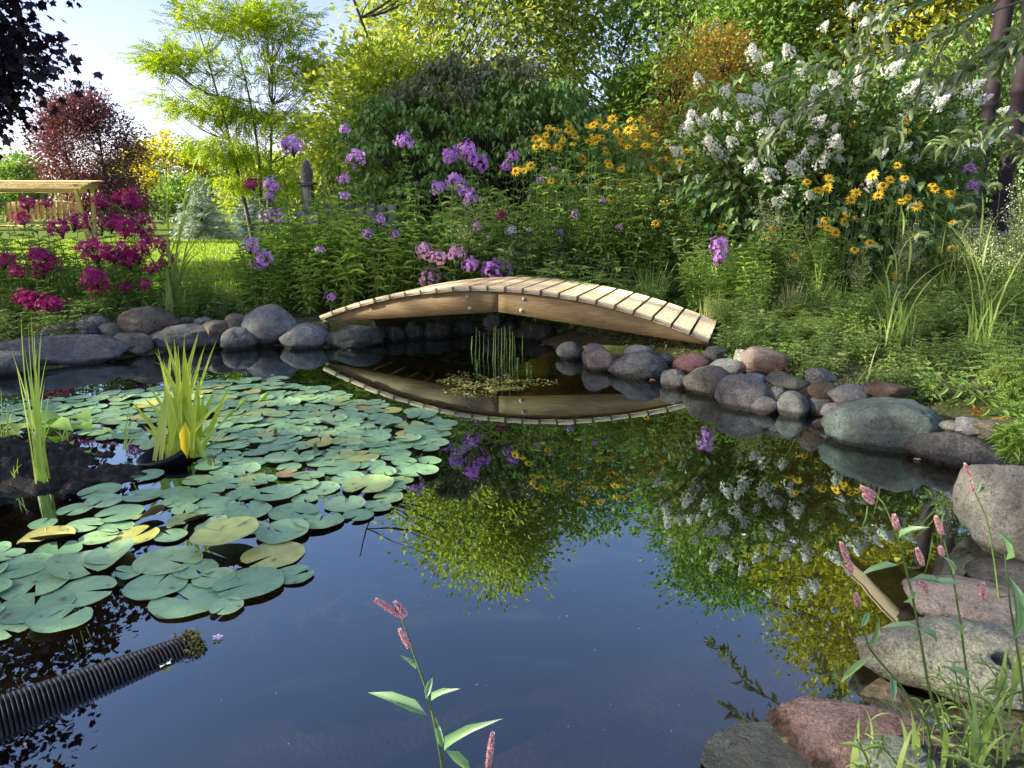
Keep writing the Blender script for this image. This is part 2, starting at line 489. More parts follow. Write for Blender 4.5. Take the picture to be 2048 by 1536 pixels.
for k in range(len(POND)):
    t_ = unit(POND[(k + 1) % len(POND)] - POND[k - 1]); nrm.append((t_[1], -t_[0]))
nrm = np.array(nrm); area = np.sum(POND[:, 0] * np.roll(POND[:, 1], -1) - np.roll(POND[:, 0], -1) * POND[:, 1])
P2 = POND + nrm * (.14 if area > 0 else -.14)
mb = MB(); mb.add(np.concatenate([P2, np.zeros((len(P2), 1))], 1), [tuple(range(len(P2)))[::(1 if area > 0 else -1)]])
put('pond_water', mb.mesh('pond_water', M['water']), label='still dark pond water mirroring sky and trees', kind='structure')

# ------------------------------------------------------------------ mud mound
M['mud'] = plainmat('wet_mud', (.012, .011, .009), (.055, .047, .038), 34, .75, 1.0, spec=.3, detail=10)
r_, a_ = np.meshgrid(np.linspace(0, 1, 80), np.linspace(0, 2 * math.pi, 200, endpoint=False), indexing='ij')
ed = 1 + .16 * np.sin(2 * a_ + .5) + .10 * np.sin(5 * a_ + 2) + .05 * np.sin(11 * a_)
mxx, myy = -2.62 + r_ * ed * np.cos(a_) * .86, 3.04 + r_ * ed * np.sin(a_) * .50
p3 = np.stack([mxx, myy, 0 * mxx], -1)
mz = .125 * (1 - r_ ** 2.4) - .05 * r_ + .045 * vnoise(p3, 6) * (1 - r_ * .6) + .026 * vnoise(p3, 17) + .016 * vnoise(p3, 38) + .008 * vnoise(p3, 75)
mb = MB(); i = np.arange(79)[:, None] * 200; j = np.arange(200)[None]; j2 = (j + 1) % 200
mb.add(np.stack([mxx, myy, mz], -1), np.stack([i + j, i + 200 + j, i + 200 + j2, i + j2], -1).reshape(-1, 4))
put('mud_mound', mb.mesh('mud_mound', M['mud'], True), label='black wet mud mound rising from the pond at left', kind='structure')
def mudz(x, y):
    r = np.hypot((x + 2.62) / .86, (y - 3.04) / .5); return .125 * (1 - r ** 2.4) - .05 * r

# ------------------------------------------------------------------ stones: (photo box x0,y0,x1,y1, base height, colour, shape, label)
m, n, l, out = newmat('field_stone')
p = n.new('ShaderNodeBsdfPrincipled'); oi = n.new('ShaderNodeObjectInfo'); tc = n.new('ShaderNodeTexCoord'); geo = n.new('ShaderNodeNewGeometry')
off = n.new('ShaderNodeVectorMath'); off.operation = 'MULTIPLY_ADD'; off.inputs[1].default_value = (1, 1, 1)
rr = n.new('ShaderNodeCombineXYZ')
ms = n.new('ShaderNodeMath'); ms.operation = 'MULTIPLY'; ms.inputs[1].default_value = 37; l.new(oi.outputs['Random'], ms.inputs[0])
l.new(ms.outputs[0], rr.inputs[0]); l.new(ms.outputs[0], rr.inputs[2])
l.new(tc.outputs['Object'], off.inputs[0]); l.new(rr.outputs[0], off.inputs[2])
def nz(scale, det, rough=.6):
    q = n.new('ShaderNodeTexNoise'); q.inputs['Scale'].default_value = scale; q.inputs['Detail'].default_value = det; q.inputs['Roughness'].default_value = rough
    l.new(off.outputs[0], q.inputs['Vector']); return q
nb, ns, nl, nf = nz(9, 8, .75), nz(120, 3, .8), nz(22, 9, .8), nz(45, 7, .75)
rb = ramp(n, [(.28, (.36, .35, .34)), (.5, (.92, .90, .88)), (.70, (1.6, 1.56, 1.5))]); l.new(nb.outputs['Fac'], rb.inputs[0])
m1 = n.new('ShaderNodeMix'); m1.data_type = 'RGBA'; m1.blend_type = 'MULTIPLY'; m1.inputs[0].default_value = 1
l.new(oi.outputs['Color'], m1.inputs[6]); l.new(rb.outputs[0], m1.inputs[7])
rs = ramp(n, [(.36, (.22, .22, .23)), (.48, (.95, .95, .95)), (.64, (2.1, 2.05, 1.95))]); l.new(ns.outputs['Fac'], rs.inputs[0])
m2 = n.new('ShaderNodeMix'); m2.data_type = 'RGBA'; m2.blend_type = 'MULTIPLY'; mrs = n.new('ShaderNodeMapRange'); mrs.inputs[3].default_value = .15; mrs.inputs[4].default_value = .95; fr_ = n.new('ShaderNodeMath'); fr_.operation = 'FRACT'; l.new(ms.outputs[0], fr_.inputs[0]); l.new(fr_.outputs[0], mrs.inputs[0]); l.new(mrs.outputs[0], m2.inputs[0])
l.new(m1.outputs[2], m2.inputs[6]); l.new(rs.outputs[0], m2.inputs[7])
# mineral veins / bands and pale lichen spots
wv = n.new('ShaderNodeTexWave'); wv.inputs['Scale'].default_value = 3.2; wv.inputs['Distortion'].default_value = 9; wv.inputs['Detail'].default_value = 4; wv.inputs['Detail Scale'].default_value = 1.6
l.new(off.outputs[0], wv.inputs['Vector'])
rv = ramp(n, [(.74, (0, 0, 0)), (.99, (.16, .16, .16))]); l.new(wv.outputs['Fac'], rv.inputs[0])
m3 = n.new('ShaderNodeMix'); m3.data_type = 'RGBA'; l.new(rv.outputs[0], m3.inputs[0]); l.new(m2.outputs[2], m3.inputs[6]); m3.inputs[7].default_value = (.36, .34, .32, 1)
rl = ramp(n, [(.56, (0, 0, 0)), (.64, (.72, .72, .72))]); l.new(nl.outputs['Fac'], rl.inputs[0])
m4 = n.new('ShaderNodeMix'); m4.data_type = 'RGBA'; l.new(rl.outputs[0], m4.inputs[0]); l.new(m3.outputs[2], m4.inputs[6]); m4.inputs[7].default_value = (.30, .31, .27, 1)
rd = ramp(n, [(.36, (.75, .75, .75)), (.44, (0, 0, 0))]); l.new(nl.outputs['Fac'], rd.inputs[0])
m5 = n.new('ShaderNodeMix'); m5.data_type = 'RGBA'; l.new(rd.outputs[0], m5.inputs[0]); l.new(m4.outputs[2], m5.inputs[6]); m5.inputs[7].default_value = (.035, .035, .025, 1)
# wet tide mark just above the water
sep = n.new('ShaderNodeSeparateXYZ'); l.new(geo.outputs['Position'], sep.inputs[0])
tw = n.new('ShaderNodeMath'); tw.operation = 'MULTIPLY_ADD'; tw.inputs[1].default_value = .045; l.new(nl.outputs['Fac'], tw.inputs[0]); l.new(sep.outputs[2], tw.inputs[2])
wet = n.new('ShaderNodeMapRange'); wet.inputs[1].default_value = .046; wet.inputs[2].default_value = .066; wet.inputs[3].default_value = 1; wet.inputs[4].default_value = 0
l.new(tw.outputs[0], wet.inputs[0])
m6 = n.new('ShaderNodeMix'); m6.data_type = 'RGBA'; m6.blend_type = 'MULTIPLY'; l.new(wet.outputs[0], m6.inputs[0]); l.new(m5.outputs[2], m6.inputs[6]); m6.inputs[7].default_value = (.38, .37, .33, 1)
l.new(m6.outputs[2], p.inputs['Base Color'])
ro = n.new('ShaderNodeMapRange'); ro.inputs[3].default_value = .78; ro.inputs[4].default_value = .25; l.new(wet.outputs[0], ro.inputs[0]); l.new(ro.outputs[0], p.inputs['Roughness'])
ad = n.new('ShaderNodeMath'); ad.operation = 'MULTIPLY_ADD'; ad.inputs[1].default_value = .35; l.new(ns.outputs['Fac'], ad.inputs[0]); l.new(nf.outputs['Fac'], ad.inputs[2])
bp = n.new('ShaderNodeBump'); bp.inputs['Strength'].default_value = 1.0; bp.inputs['Distance'].default_value = .035
l.new(ad.outputs[0], bp.inputs['Height']); l.new(bp.outputs[0], p.inputs['Normal'])
p.inputs['Specular IOR Level'].default_value = .35
l.new(p.outputs[0], out.inputs[0]); M['stone'] = m

def sphere(nu=30, nv=20):
    th = np.linspace(0, 2 * math.pi, nu, endpoint=False); ph = np.linspace(0, math.pi, nv + 1)[1:-1]
    v = [(0, 0, 1)] + [(math.sin(b) * math.cos(a), math.sin(b) * math.sin(a), math.cos(b)) for b in ph for a in th] + [(0, 0, -1)]
    f = [(0, 1 + k, 1 + (k + 1) % nu) for k in range(nu)]
    for r in range(nv - 2):
        for k in range(nu):
            a, b = 1 + r * nu + k, 1 + r * nu + (k + 1) % nu
            f.append((a, a + nu, b + nu, b))
    L_ = len(v) - 1
    f += [(L_, L_ - nu + (k + 1) % nu, L_ - nu + k) for k in range(nu)]
    return np.array(v), f
SPH, SPF = sphere()
SPHB, SPFB = sphere(84, 56)

def stone_shape(seed, ax, kind, big, hollow=None):
    r = np.random.default_rng(seed)
    v = (SPHB if big else SPH).copy()
    o = r.uniform(-40, 40, 3)
    if kind == 'r':      # river cobble
        v *= (1 + .17 * vnoise(v + o, 1.1) + .08 * vnoise(v + o, 2.6) + .028 * vnoise(v + o, 6))[:, None]
        for k in range(4):
            nn = unit(r.normal(size=3) + A(0, -.3, .2)); h = v @ nn - r.uniform(.78, .93); v -= np.maximum(h, 0)[:, None] * nn * .8
    else:                # broken, with faces
        v *= (1.06 + .20 * vnoise(v + o, 1.2) + .11 * vnoise(v + o, 3) + .03 * vnoise(v + o, 9))[:, None]
        for k in range(9 if kind == 'a' else 6):
            nn = unit(r.normal(size=3)); dd = r.uniform(.62, .86)
            h = v @ nn - dd
            v -= np.maximum(h, 0)[:, None] * nn * .93
    v /= np.abs(v).max(0)
    if hollow is not None:
        dd = unit(A(*hollow)); c_ = unit(v) @ dd; v -= dd * (.55 * np.exp(-((1 - c_) / .022) ** 2))[:, None]
    if big: v *= (1 + .024 * vnoise(v + o, 8) + .014 * vnoise(v + o, 19))[:, None]
    return v * ax

STONE_TOP = []
def stone(x0, y0, x1, y1, zb, col, kind, label, depth=.82, sink=.45, yaw=None, seed=None, hide=None):
    k = len(STONE_TOP); r = np.random.default_rng(500 + k)
    cx = (x0 + x1) / 2
    g = onz(cx, y1, zb); t = np.linalg.norm(g - A(0, 0, CAMH))
    fw = unit(A(g[0], g[1], 0))
    a = (x1 - x0) / 2 / FPX * t * 1.04
    a *= 1 + .5 * a / t
    b = a * depth
    if yaw is None: yaw = r.uniform(-.25, .25)
    base = math.atan2(fw[1], fw[0]) - math.pi / 2
    R = np.array(Matrix.Rotation(base + yaw, 3, 'Z'))
    lo, hi = .01, 1.5
    for _ in range(26):
        c = (lo + hi) / 2
        C = g + fw * b * .86 + A(0, 0, c * (1 - sink) * 1.0)
        top = proj((SPH * A(a, b, c)) @ R.T + C)[:, 1].min()
        if top > y0: lo = c
        else: hi = c
    C = g + fw * b * .86 + A(0, 0, c * (1 - sink))
    big = (x1 - x0) > 110
    mb = MB(); mb.add(stone_shape((seed or 900) + k, A(a, b, c), kind, big, (.28, -.42, .75) if 'hollow' in label else None), SPFB if big else SPF)
    o = put('stone', mb.mesh('stone', M['stone'], True), None, C, (r.uniform(-.08, .08), r.uniform(-.08, .08), base + yaw),
            label=label, cat='stone', group='stones edging the pond')
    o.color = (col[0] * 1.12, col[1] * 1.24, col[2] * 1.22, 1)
    STONE_TOP.append((C, a, b, c))
    return o

GRY, DGR, LGR, BRN = (.17, .165, .16), (.085, .088, .085), (.25, .25, .245), (.16, .125, .095)
TAN, PNK, RED, GRN = (.22, .18, .14), (.24, .17, .15), (.20, .10, .085), (.15, .20, .17)
STONES = [
 (-15, 668, 27, 700, .05, RED, 'r', 'reddish brown stone at the far left edge behind the slab'),
 (-20, 700, 66, 752, 0, GRY, 'b', 'dark creviced stone at the left photo edge in the water'),
 (26, 668, 236, 732, 0, GRY, 'b', 'long low grey slab lying along the left waterline', .36),
 (76, 660, 102, 678, .12, LGR, 'r', 'small flat pale stone on top of the long slab'),
 (96, 643, 146, 676, .12, BRN, 'r', 'round brown grey stone sitting on the long slab'),
 (139, 629, 213, 664, .15, (.17, .15, .15), 'b', 'purple grey angular stone behind the small black cobble'),
 (159, 652, 199, 673, .13, (.055, .06, .07), 'r', 'small black egg shaped cobble on the long slab'),
 (196, 644, 249, 681, .08, TAN, 'r', 'tan rounded stone at the right end of the long slab'),
 (234, 657, 306, 714, 0, (.21, .19, .155), 'b', 'lumpy tan grey stone standing in the water by the slab'),
 (242, 610, 340, 666, .14, BRN, 'r', 'large brown boulder half hidden behind the shore stones'),
 (300, 629, 353, 659, .16, RED, 'a', 'rough reddish stone above the big dark stone'),
 (293, 650, 316, 674, .08, TAN, 'r', 'small tan stone wedged under the reddish rough one'),
 (306, 646, 446, 702, 0, (.115, .12, .115), 'r', 'big smooth dark grey stone behind the iris leaves', .55),
 (352, 633, 395, 650, .16, BRN, 'r', 'flat brown stone resting on the big dark stone'),
 (390, 633, 426, 653, .16, GRY, 'r', 'small grey stone tucked behind the brown flat stone'),
 (412, 636, 456, 675, .10, BRN, 'b', 'brown lumpy stone above the grey waterline stone'),
 (450, 626, 497, 657, .15, TAN, 'r', 'tan stone beside the large round bluish boulder'),
 (443, 653, 514, 701, 0, (.19, .185, .17), 'r', 'blocky grey stone at the waterline below the tan one'),
 (491, 607, 595, 675, .10, (.22, .225, .23), 'r', 'large round blue grey boulder left of the bridge foot'),
 (515, 665, 562, 693, 0, DGR, 'r', 'small dark stone in water under the round boulder'),
 (561, 646, 654, 699, 0, (.24, .24, .235), 'r', 'grey stone with a white band just left of the bridge', .7),
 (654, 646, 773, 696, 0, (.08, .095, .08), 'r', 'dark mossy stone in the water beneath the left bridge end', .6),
 (638, 642, 661, 662, .10, TAN, 'r', 'fist sized stone propping up the left bridge end'),
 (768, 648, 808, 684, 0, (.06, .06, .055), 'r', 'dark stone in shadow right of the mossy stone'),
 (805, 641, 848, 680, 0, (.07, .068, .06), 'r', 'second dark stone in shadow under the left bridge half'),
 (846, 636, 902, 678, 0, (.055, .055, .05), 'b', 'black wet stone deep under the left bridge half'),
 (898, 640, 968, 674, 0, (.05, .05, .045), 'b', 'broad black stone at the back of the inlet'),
 (966, 628, 1001, 652, .10, GRY, 'r', 'upper grey cobble at the back under the bridge centre'),
 (966, 649, 999, 668, 0, GRY, 'r', 'lower grey cobble at the back under the bridge centre'),
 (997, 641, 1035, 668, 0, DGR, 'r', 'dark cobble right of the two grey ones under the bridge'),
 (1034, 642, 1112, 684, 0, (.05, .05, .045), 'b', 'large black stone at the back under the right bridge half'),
 (1113, 682, 1172, 721, 0, (.15, .15, .135), 'r', 'grey cobble in the water under the right bridge half'),
 (1162, 686, 1212, 733, .02, (.18, .16, .16), 'r', 'purple grey cobble behind the orange stone'),
 (1168, 696, 1229, 743, 0, (.27, .20, .15), 'b', 'orange tan angular stone in the water below the bridge'),
 (1219, 700, 1340, 760, 0, (.135, .135, .135), 'r', 'large flat topped dark grey stone below the bridge', .6),
 (1243, 687, 1304, 716, .09, LGR, 'r', 'pale grey stone behind the large dark flat topped stone'),
 (1311, 702, 1348, 733, .06, DGR, 'r', 'small dark stone between flat topped and pink stones'),
 (1346, 706, 1416, 744, .06, (.27, .13, .12), 'r', 'pink red granite stone below the right bridge end'),
 (1318, 737, 1372, 778, 0, (.25, .24, .21), 'r', 'pale oval cobble in the water under the pink stone'),
 (1366, 724, 1467, 794, 0, (.17, .155, .125), 'r', 'round brown grey stone in the water right of the pale cobble'),
 (1408, 686, 1456, 729, .10, (.10, .10, .10), 'b', 'dark lichen spotted stone at the right bridge end'),
 (1419, 715, 1489, 755, .08, (.23, .235, .235), 'r', 'light grey stone above the round brown grey one'),
 (1458, 695, 1506, 733, .14, (.30, .27, .22), 'a', 'cream angular stone beside the right bridge end'),
 (1485, 690, 1572, 750, .12, (.25, .18, .16), 'a', 'pinkish pointed stone with dead twigs in front'),
 (1427, 748, 1535, 822, 0, (.22, .20, .195), 'r', 'big grey pink speckled stone leaning at the waterline', .7),
 (1481, 745, 1531, 769, .13, (.24, .27, .30), 'r', 'smooth bluish stone behind the big grey pink one'),
 (1498, 791, 1553, 829, 0, (.165, .15, .15), 'r', 'small purple grey cobble at the waterline'),
 (1533, 769, 1568, 805, .05, (.22, .215, .20), 'r', 'small grey stone wedged behind the waterline cobbles'),
 (1551, 778, 1611, 834, 0, (.25, .255, .235), 'r', 'whitish lichen covered round stone at the waterline'),
 (1609, 789, 1666, 834, 0, (.15, .145, .145), 'r', 'dark banded oval stone right of the whitish one'),
 (1533, 743, 1620, 780, .13, (.14, .145, .11), 'b', 'green grey angular stone in the second row'),
 (1609, 731, 1666, 769, .17, (.23, .225, .22), 'b', 'speckled stone high on the right bank'),
 (1617, 760, 1670, 794, .12, (.15, .105, .075), 'r', 'rusty brown stone in the second row'),
 (1660, 766, 1732, 811, .10, (.26, .24, .235), 'r', 'light speckled oval stone behind the big green one'),
 (1728, 760, 1820, 798, .16, (.17, .11, .07), 'a', 'rust coloured angular rock at the edge of the weeds'),
 (1642, 798, 1732, 842, .03, (.25, .235, .22), 'b', 'pale wedge shaped stone against the big green one'),
 (1628, 838, 1670, 860, 0, (.22, .14, .13), 'b', 'small flat pink stone at the tip of the green boulder'),
 (1664, 795, 1884, 905, 0, (.145, .19, .165), 'r', 'large smooth blue green boulder on the right shore', .66),
 (1882, 840, 1919, 863, .14, (.18, .17, .15), 'r', 'small round stone above the dark wet boulder'),
 (1903, 831, 1963, 867, .15, (.22, .21, .225), 'b', 'violet grey stone behind the dark wet boulder'),
 (1954, 835, 2026, 878, .16, (.14, .12, .095), 'b', 'brown grey stone near the right photo edge'),
 (1986, 860, 2018, 885, .13, (.24, .22, .20), 'r', 'small pale stone on the dark boulder near the edge'),
 (1834, 864, 2000, 942, 0, (.088, .086, .086), 'r', 'dark grey boulder with wet base right of the green one', .6),
 (1946, 905, 2170, 1140, 0, (.18, .17, .155), 'a', 'huge rough grey boulder at the right photo edge', .6),
 (1960, 1128, 2120, 1190, .02, (.13, .125, .125), 'r', 'dark low stone between the two largest right boulders'),
 (1852, 1152, 2130, 1290, 0, (.24, .19, .18), 'r', 'pink speckled granite boulder at lower right', .55),
 (1768, 1222, 2130, 1415, 0, (.35, .335, .26), 'a', 'cream weathered boulder with a dark hollow at lower right', .5),
 (1576, 1393, 1880, 1570, 0, (.20, .125, .115), 'r', 'dark red boulder at the bottom right waterline', .55),
 (1722, 1462, 1850, 1610, .03, (.23, .26, .23), 'b', 'pale green grey stone leaning on the dark red boulder'),
 (1432, 1493, 1720, 1640, 0, (.27, .30, .33), 'r', 'blue grey granite boulder cut by the bottom photo edge'),
]
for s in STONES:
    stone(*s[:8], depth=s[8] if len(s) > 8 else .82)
# earth-side backing stones hidden in part by plants
# white band of the banded stone, as a vein lying in its surface
# ------------------------------------------------------------------ wooden footbridge
def woodmat(name, cols, axis=1, rough=.65, ring=1.0):
    m, n, l, out = newmat(name)
    p = n.new('ShaderNodeBsdfPrincipled'); tc = n.new('ShaderNodeTexCoord'); oi = n.new('ShaderNodeObjectInfo'); mp = n.new('ShaderNodeMapping')
    st = [22, 22, 22]; st[axis] = 1.1; mp.inputs['Scale'].default_value = st
    ms = n.new('ShaderNodeMath'); ms.operation = 'MULTIPLY'; ms.inputs[1].default_value = 53; l.new(oi.outputs['Random'], ms.inputs[0])
    cb = n.new('ShaderNodeCombineXYZ')
    for k in range(3): l.new(ms.outputs[0], cb.inputs[k])
    l.new(tc.outputs['Object'], mp.inputs[0]); l.new(cb.outputs[0], mp.inputs[1])
    no = n.new('ShaderNodeTexNoise'); no.inputs['Scale'].default_value = 1.4 * ring; no.inputs['Detail'].default_value = 5; no.inputs['Distortion'].default_value = 1.2
    l.new(mp.outputs[0], no.inputs['Vector'])
    wv = n.new('ShaderNodeMath'); wv.operation = 'SINE'; w0 = n.new('ShaderNodeMath'); w0.operation = 'MULTIPLY'; w0.inputs[1].default_value = 34
    l.new(no.outputs['Fac'], w0.inputs[0]); l.new(w0.outputs[0], wv.inputs[0])
    mr = n.new('ShaderNodeMapRange'); mr.inputs[1].default_value = -1; mr.inputs[2].default_value = 1; l.new(wv.outputs[0], mr.inputs[0])
    r = ramp(n, [(0, cols[0]), (.6, cols[1]), (1, cols[2])]); l.new(mr.outputs[0], r.inputs[0])
    hv = n.new('ShaderNodeHueSaturation'); mv = n.new('ShaderNodeMapRange'); mv.inputs[3].default_value = .82; mv.inputs[4].default_value = 1.12
    l.new(oi.outputs['Random'], mv.inputs[0]); l.new(mv.outputs[0], hv.inputs['Value']); l.new(r.outputs[0], hv.inputs['Color'])
    # knots
    vo = n.new('ShaderNodeTexVoronoi'); vo.inputs['Scale'].default_value = .35; vm = n.new('ShaderNodeMapping'); s2 = [12, 12, 12]; s2[axis] = 5; vm.inputs['Scale'].default_value = s2
    l.new(tc.outputs['Object'], vm.inputs[0]); l.new(cb.outputs[0], vm.inputs[1]); l.new(vm.outputs[0], vo.inputs['Vector'])
    kr = ramp(n, [(.05, (.7, .7, .7)), (.11, (0, 0, 0))]); l.new(vo.outputs['Distance'], kr.inputs[0])
    mk = n.new('ShaderNodeMix'); mk.data_type = 'RGBA'; l.new(kr.outputs[0], mk.inputs[0]); l.new(hv.outputs[0], mk.inputs[6]); mk.inputs[7].default_value = (*[c * .35 for c in cols[0]], 1)
    l.new(mk.outputs[2], p.inputs['Base Color']); p.inputs['Roughness'].default_value = rough; p.inputs['Specular IOR Level'].default_value = .25
    bp = n.new('ShaderNodeBump'); bp.inputs['Strength'].default_value = .12; bp.inputs['Distance'].default_value = .004; l.new(mr.outputs[0], bp.inputs['Height']); l.new(bp.outputs[0], p.inputs['Normal'])
    l.new(p.outputs[0], out.inputs[0])
    return m
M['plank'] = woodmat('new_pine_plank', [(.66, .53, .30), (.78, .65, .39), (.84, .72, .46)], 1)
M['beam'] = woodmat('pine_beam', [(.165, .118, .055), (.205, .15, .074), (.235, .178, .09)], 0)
M['bolt'] = plainmat('galvanised_bolt', (.28, .28, .27), (.5, .5, .5), 60, .35, .1, spec=.8)

Lp, Rp = onz(640, 645, .19), onz(1417, 692, .19)
u_ = unit(Rp - Lp); v_ = A(-u_[1], u_[0], 0)
if v_[1] < 0: v_ = -v_
HALF = np.linalg.norm(Rp - Lp) / 2
mid = (Lp + Rp) / 2
bz = math.atan2(u_[1], u_[0])
bridge = thing('footbridge', 'new pale wooden arched footbridge with open plank deck over the pond', 'bridge', A(mid[0], mid[1], 0), bz)
ZB0, ZB1, ZT1 = .185, .360, .533                      # bottom at the ends, bottom at the middle, top at the middle (under the planks)
ZT0 = .208                                            # top at the ends
sag = ZT1 - ZT0; RAD = (HALF ** 2 + sag ** 2) / (2 * sag)
def arc(s): return ZT1 - RAD + np.sqrt(RAD ** 2 - np.asarray(s) ** 2)
def stringer(y0, th):
    for sg in (-1, 1):
        s = np.linspace(0.002, HALF, 26) * sg
        top = arc(s) - .001; bot = ZB1 + (ZB0 - ZB1) * np.abs(s) / HALF
        V = []
        for yy in (y0, y0 + th):
            V += [np.stack([s, np.full(26, yy), bot], 1), np.stack([s, np.full(26, yy), top], 1)]
        V = np.concatenate(V); F = []
        for k in range(25):
            a, b, c, d = k, k + 26, k + 52, k + 78
            F += [(a, a + 1, b + 1, b), (c, d, d + 1, c + 1), (b, b + 1, d + 1, d), (a, c, c + 1, a + 1)]
        F += [(0, 26, 78, 52), (25, 77, 103, 51)]
        if sg < 0: F = [q[::-1] for q in F]
        mb = MB(); mb.add(V, F)
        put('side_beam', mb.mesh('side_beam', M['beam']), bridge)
WID = .86
stringer(.045, .040); stringer(WID - .085, .040)
# splice block behind the joint
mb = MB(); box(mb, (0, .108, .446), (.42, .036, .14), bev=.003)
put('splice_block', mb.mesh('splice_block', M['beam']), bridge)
NP_ = 23
PW = .136; PT = .038
ang0 = math.asin(HALF / RAD); span = 2 * ang0 * (RAD + PT)
mb = MB(); box(mb, (0, 0, 0), (PW, WID, PT), bev=.003)
plank_me = mb.mesh('plank', M['plank'])
mb = MB()
for k in range(6):
    a = k * math.pi / 3
box_ = None
def screw_mesh():
    mb = MB()
    for x in (-.04, .04):
        for y in (-WID / 2 + .065, WID / 2 - .065):
            a = np.linspace(0, 2 * math.pi, 8, endpoint=False)
            V = np.stack([x + .005 * np.cos(a), y + .005 * np.sin(a), np.full(8, .0005)], 1)
            mb.add(V, [tuple(range(8))])
    return mb.mesh('screw_heads', M['screw'])
M['screw'] = plainmat('screw', (.05, .045, .04), (.12, .11, .1), 60, .5, 0)
scr = screw_mesh()
for k in range(NP_):
    th = -ang0 + (k + .5) / NP_ * 2 * ang0
    jt = rng.normal(0, .0025, 3)
    s = math.sin(th) * (RAD + PT / 2); z = ZT1 - RAD + math.cos(th) * (RAD + PT / 2)
    o = put('plank', plank_me, bridge, (s, WID / 2 + jt[0] * 2.2, z + .0015), (0, th + jt[1], jt[2]))
    put('screw_heads', scr, o, (0, 0, PT / 2 + .0006))
# carriage bolts with washers at the joint
def bolt_mesh():
    mb = MB(); a = np.linspace(0, 2 * math.pi, 14, endpoint=False); rings = []
    for r, y in ((.017, 0), (.017, -.003), (.010, -.0032), (.010, -.012), (.006, -.0122), (.006, -.020)):
        rings.append(np.stack([r * np.cos(a), np.full(14, y), r * np.sin(a)], 1))
    F = []
    for k in range(5):
        for j in range(14): F.append((k * 14 + j, k * 14 + (j + 1) % 14, k * 14 + 14 + (j + 1) % 14, k * 14 + 14 + j))
    F.append(tuple(range(70, 84)))
    mb.add(np.concatenate(rings), F); return mb.mesh('bolt', M['bolt'])
bm_ = bolt_mesh()
for px, py in ((935, 594), (940, 617), (1048, 598), (1043, 621)):
    d = ray(px, py); q = A(mid[0], mid[1], 0) + v_ * .045
    t = ((q - A(0, 0, CAMH)) @ v_) / (d @ v_); w = A(0, 0, CAMH) + d * t - A(mid[0], mid[1], 0)
    put('bolt', bm_, bridge, (w @ u_, .0445, w[2]))
# ------------------------------------------------------------------ trees and big shrubs
def crown_points(shells, r):
    out = []
    for (cx, cy, cz, rx, ry, rz, nn) in shells:
        d = unit(r.normal(size=(nn, 3))); q = r.uniform(.25, 1, nn) ** .45
        out.append(A(cx, cy, cz) + d * q[:, None] * A(rx, ry, rz))
    return np.concatenate(out)

def tree(name, label, loc, shells, T, nl, L, asp, cr, leaf, bark, trunk_r=.12, stems=1, cat='tree', group=None, flat=.6, seed=1, up=.7, droop=.3, trunk_h=None, lean=(0, 0), limbw=.018):
    r = np.random.default_rng(seed)
    C = crown_points(shells, r)
    top = C[:, 2].max(); th = trunk_h or top * .8
    root = thing(name, label, cat, loc, 0, group)
    mt, ml = MB(), MB()
    trunks = []
    for k in range(stems):
        b = A(r.uniform(-1, 1), r.uniform(-1, 1), 0) * trunk_r * (0 if stems == 1 else 1.6)
        e = A(lean[0], lean[1], th) + (A(r.normal(0, .22), r.normal(0, .22), 0) * th * (0.06 if stems == 1 else 1))
        pts = curve(b - A(0, 0, .15), e, A(r.normal(0, .06), r.normal(0, .06), 0) * th * .5, 12)
        tube(mt, pts, trunk_r / math.sqrt(stems) * np.linspace(1, .16, 12) ** .9, 8)
        trunks.append(pts)
    for c in C:
        pts = trunks[int(np.argmin([np.linalg.norm((p - c)[:, :2], axis=1).min() for p in trunks]))]
        hd = np.linalg.norm(pts[:, :2] - c[:2], axis=1)
        want = c[2] - .75 * hd
        k = int(np.argmin(np.abs(pts[:, 2] - np.clip(want, pts[2, 2], pts[-1, 2]))))
        p0 = pts[k]
        d = np.linalg.norm(c - p0)
        tube(ml, curve(p0, c, A(r.normal(0, .06), r.normal(0, .06), -.08) * d, 6), np.linspace(limbw * (.5 + .35 * d), .004, 6), 4)
    put('trunk', mt.mesh('trunk', bark, True), root)
    put('limbs', ml.mesh('limbs', bark, True), root)
    n = len(C) * nl
    ctr = C.mean(0)
    cc = np.repeat(C, nl, 0)
    off = r.normal(size=(n, 3)) * A(cr, cr, cr * flat)
    P = cc + off
    outw = unit(cc - A(ctr[0], ctr[1], ctr[2] - .4)) + unit(off) * .9
    D = unit(outw + r.normal(size=(n, 3)) * .5 + A(0, 0, -droop))
    N = unit(A(0, 0, up) + r.normal(size=(n, 3)) * .45 + outw * .25)
    LL = L * r.uniform(.65, 1.25, n)
    mb = MB(); inst(mb, T, P, D, N, LL, LL * asp)
    put('crown', mb.mesh('crown', leaf), root, kind='stuff')
    return root

M['maple_leaf'] = leafmat('purple_maple_leaf', [(.012, .008, .016), (.024, .014, .028), (.042, .022, .038)], .14, .04, .4, (1.6, .6, .7), gain=1.0)
M['plum_leaf'] = leafmat('plum_leaf', [(.05, .022, .028), (.10, .045, .05), (.17, .085, .08)], .35, .05, .4, (1.3, .8, .7), gain=1.5)
M['locust_leaf'] = leafmat('locust_leaf', [(.09, .19, .012), (.16, .27, .015), (.25, .34, .02), (.40, .36, .02)], .5, .03, .5, (1.2, 1.2, .3), gain=1.7)
M['yellow_leaf'] = leafmat('yellow_green_leaf', [(.075, .135, .025), (.13, .20, .033), (.20, .26, .045), (.27, .27, .055)], .55, .03, .5, (1.15, 1.15, .45), gain=2.3)
M['gold_leaf'] = leafmat('golden_leaf', [(.10, .14, .015), (.22, .24, .02), (.34, .30, .025)], .5, .03, .5, (1.2, 1.05, .3), gain=2.2)
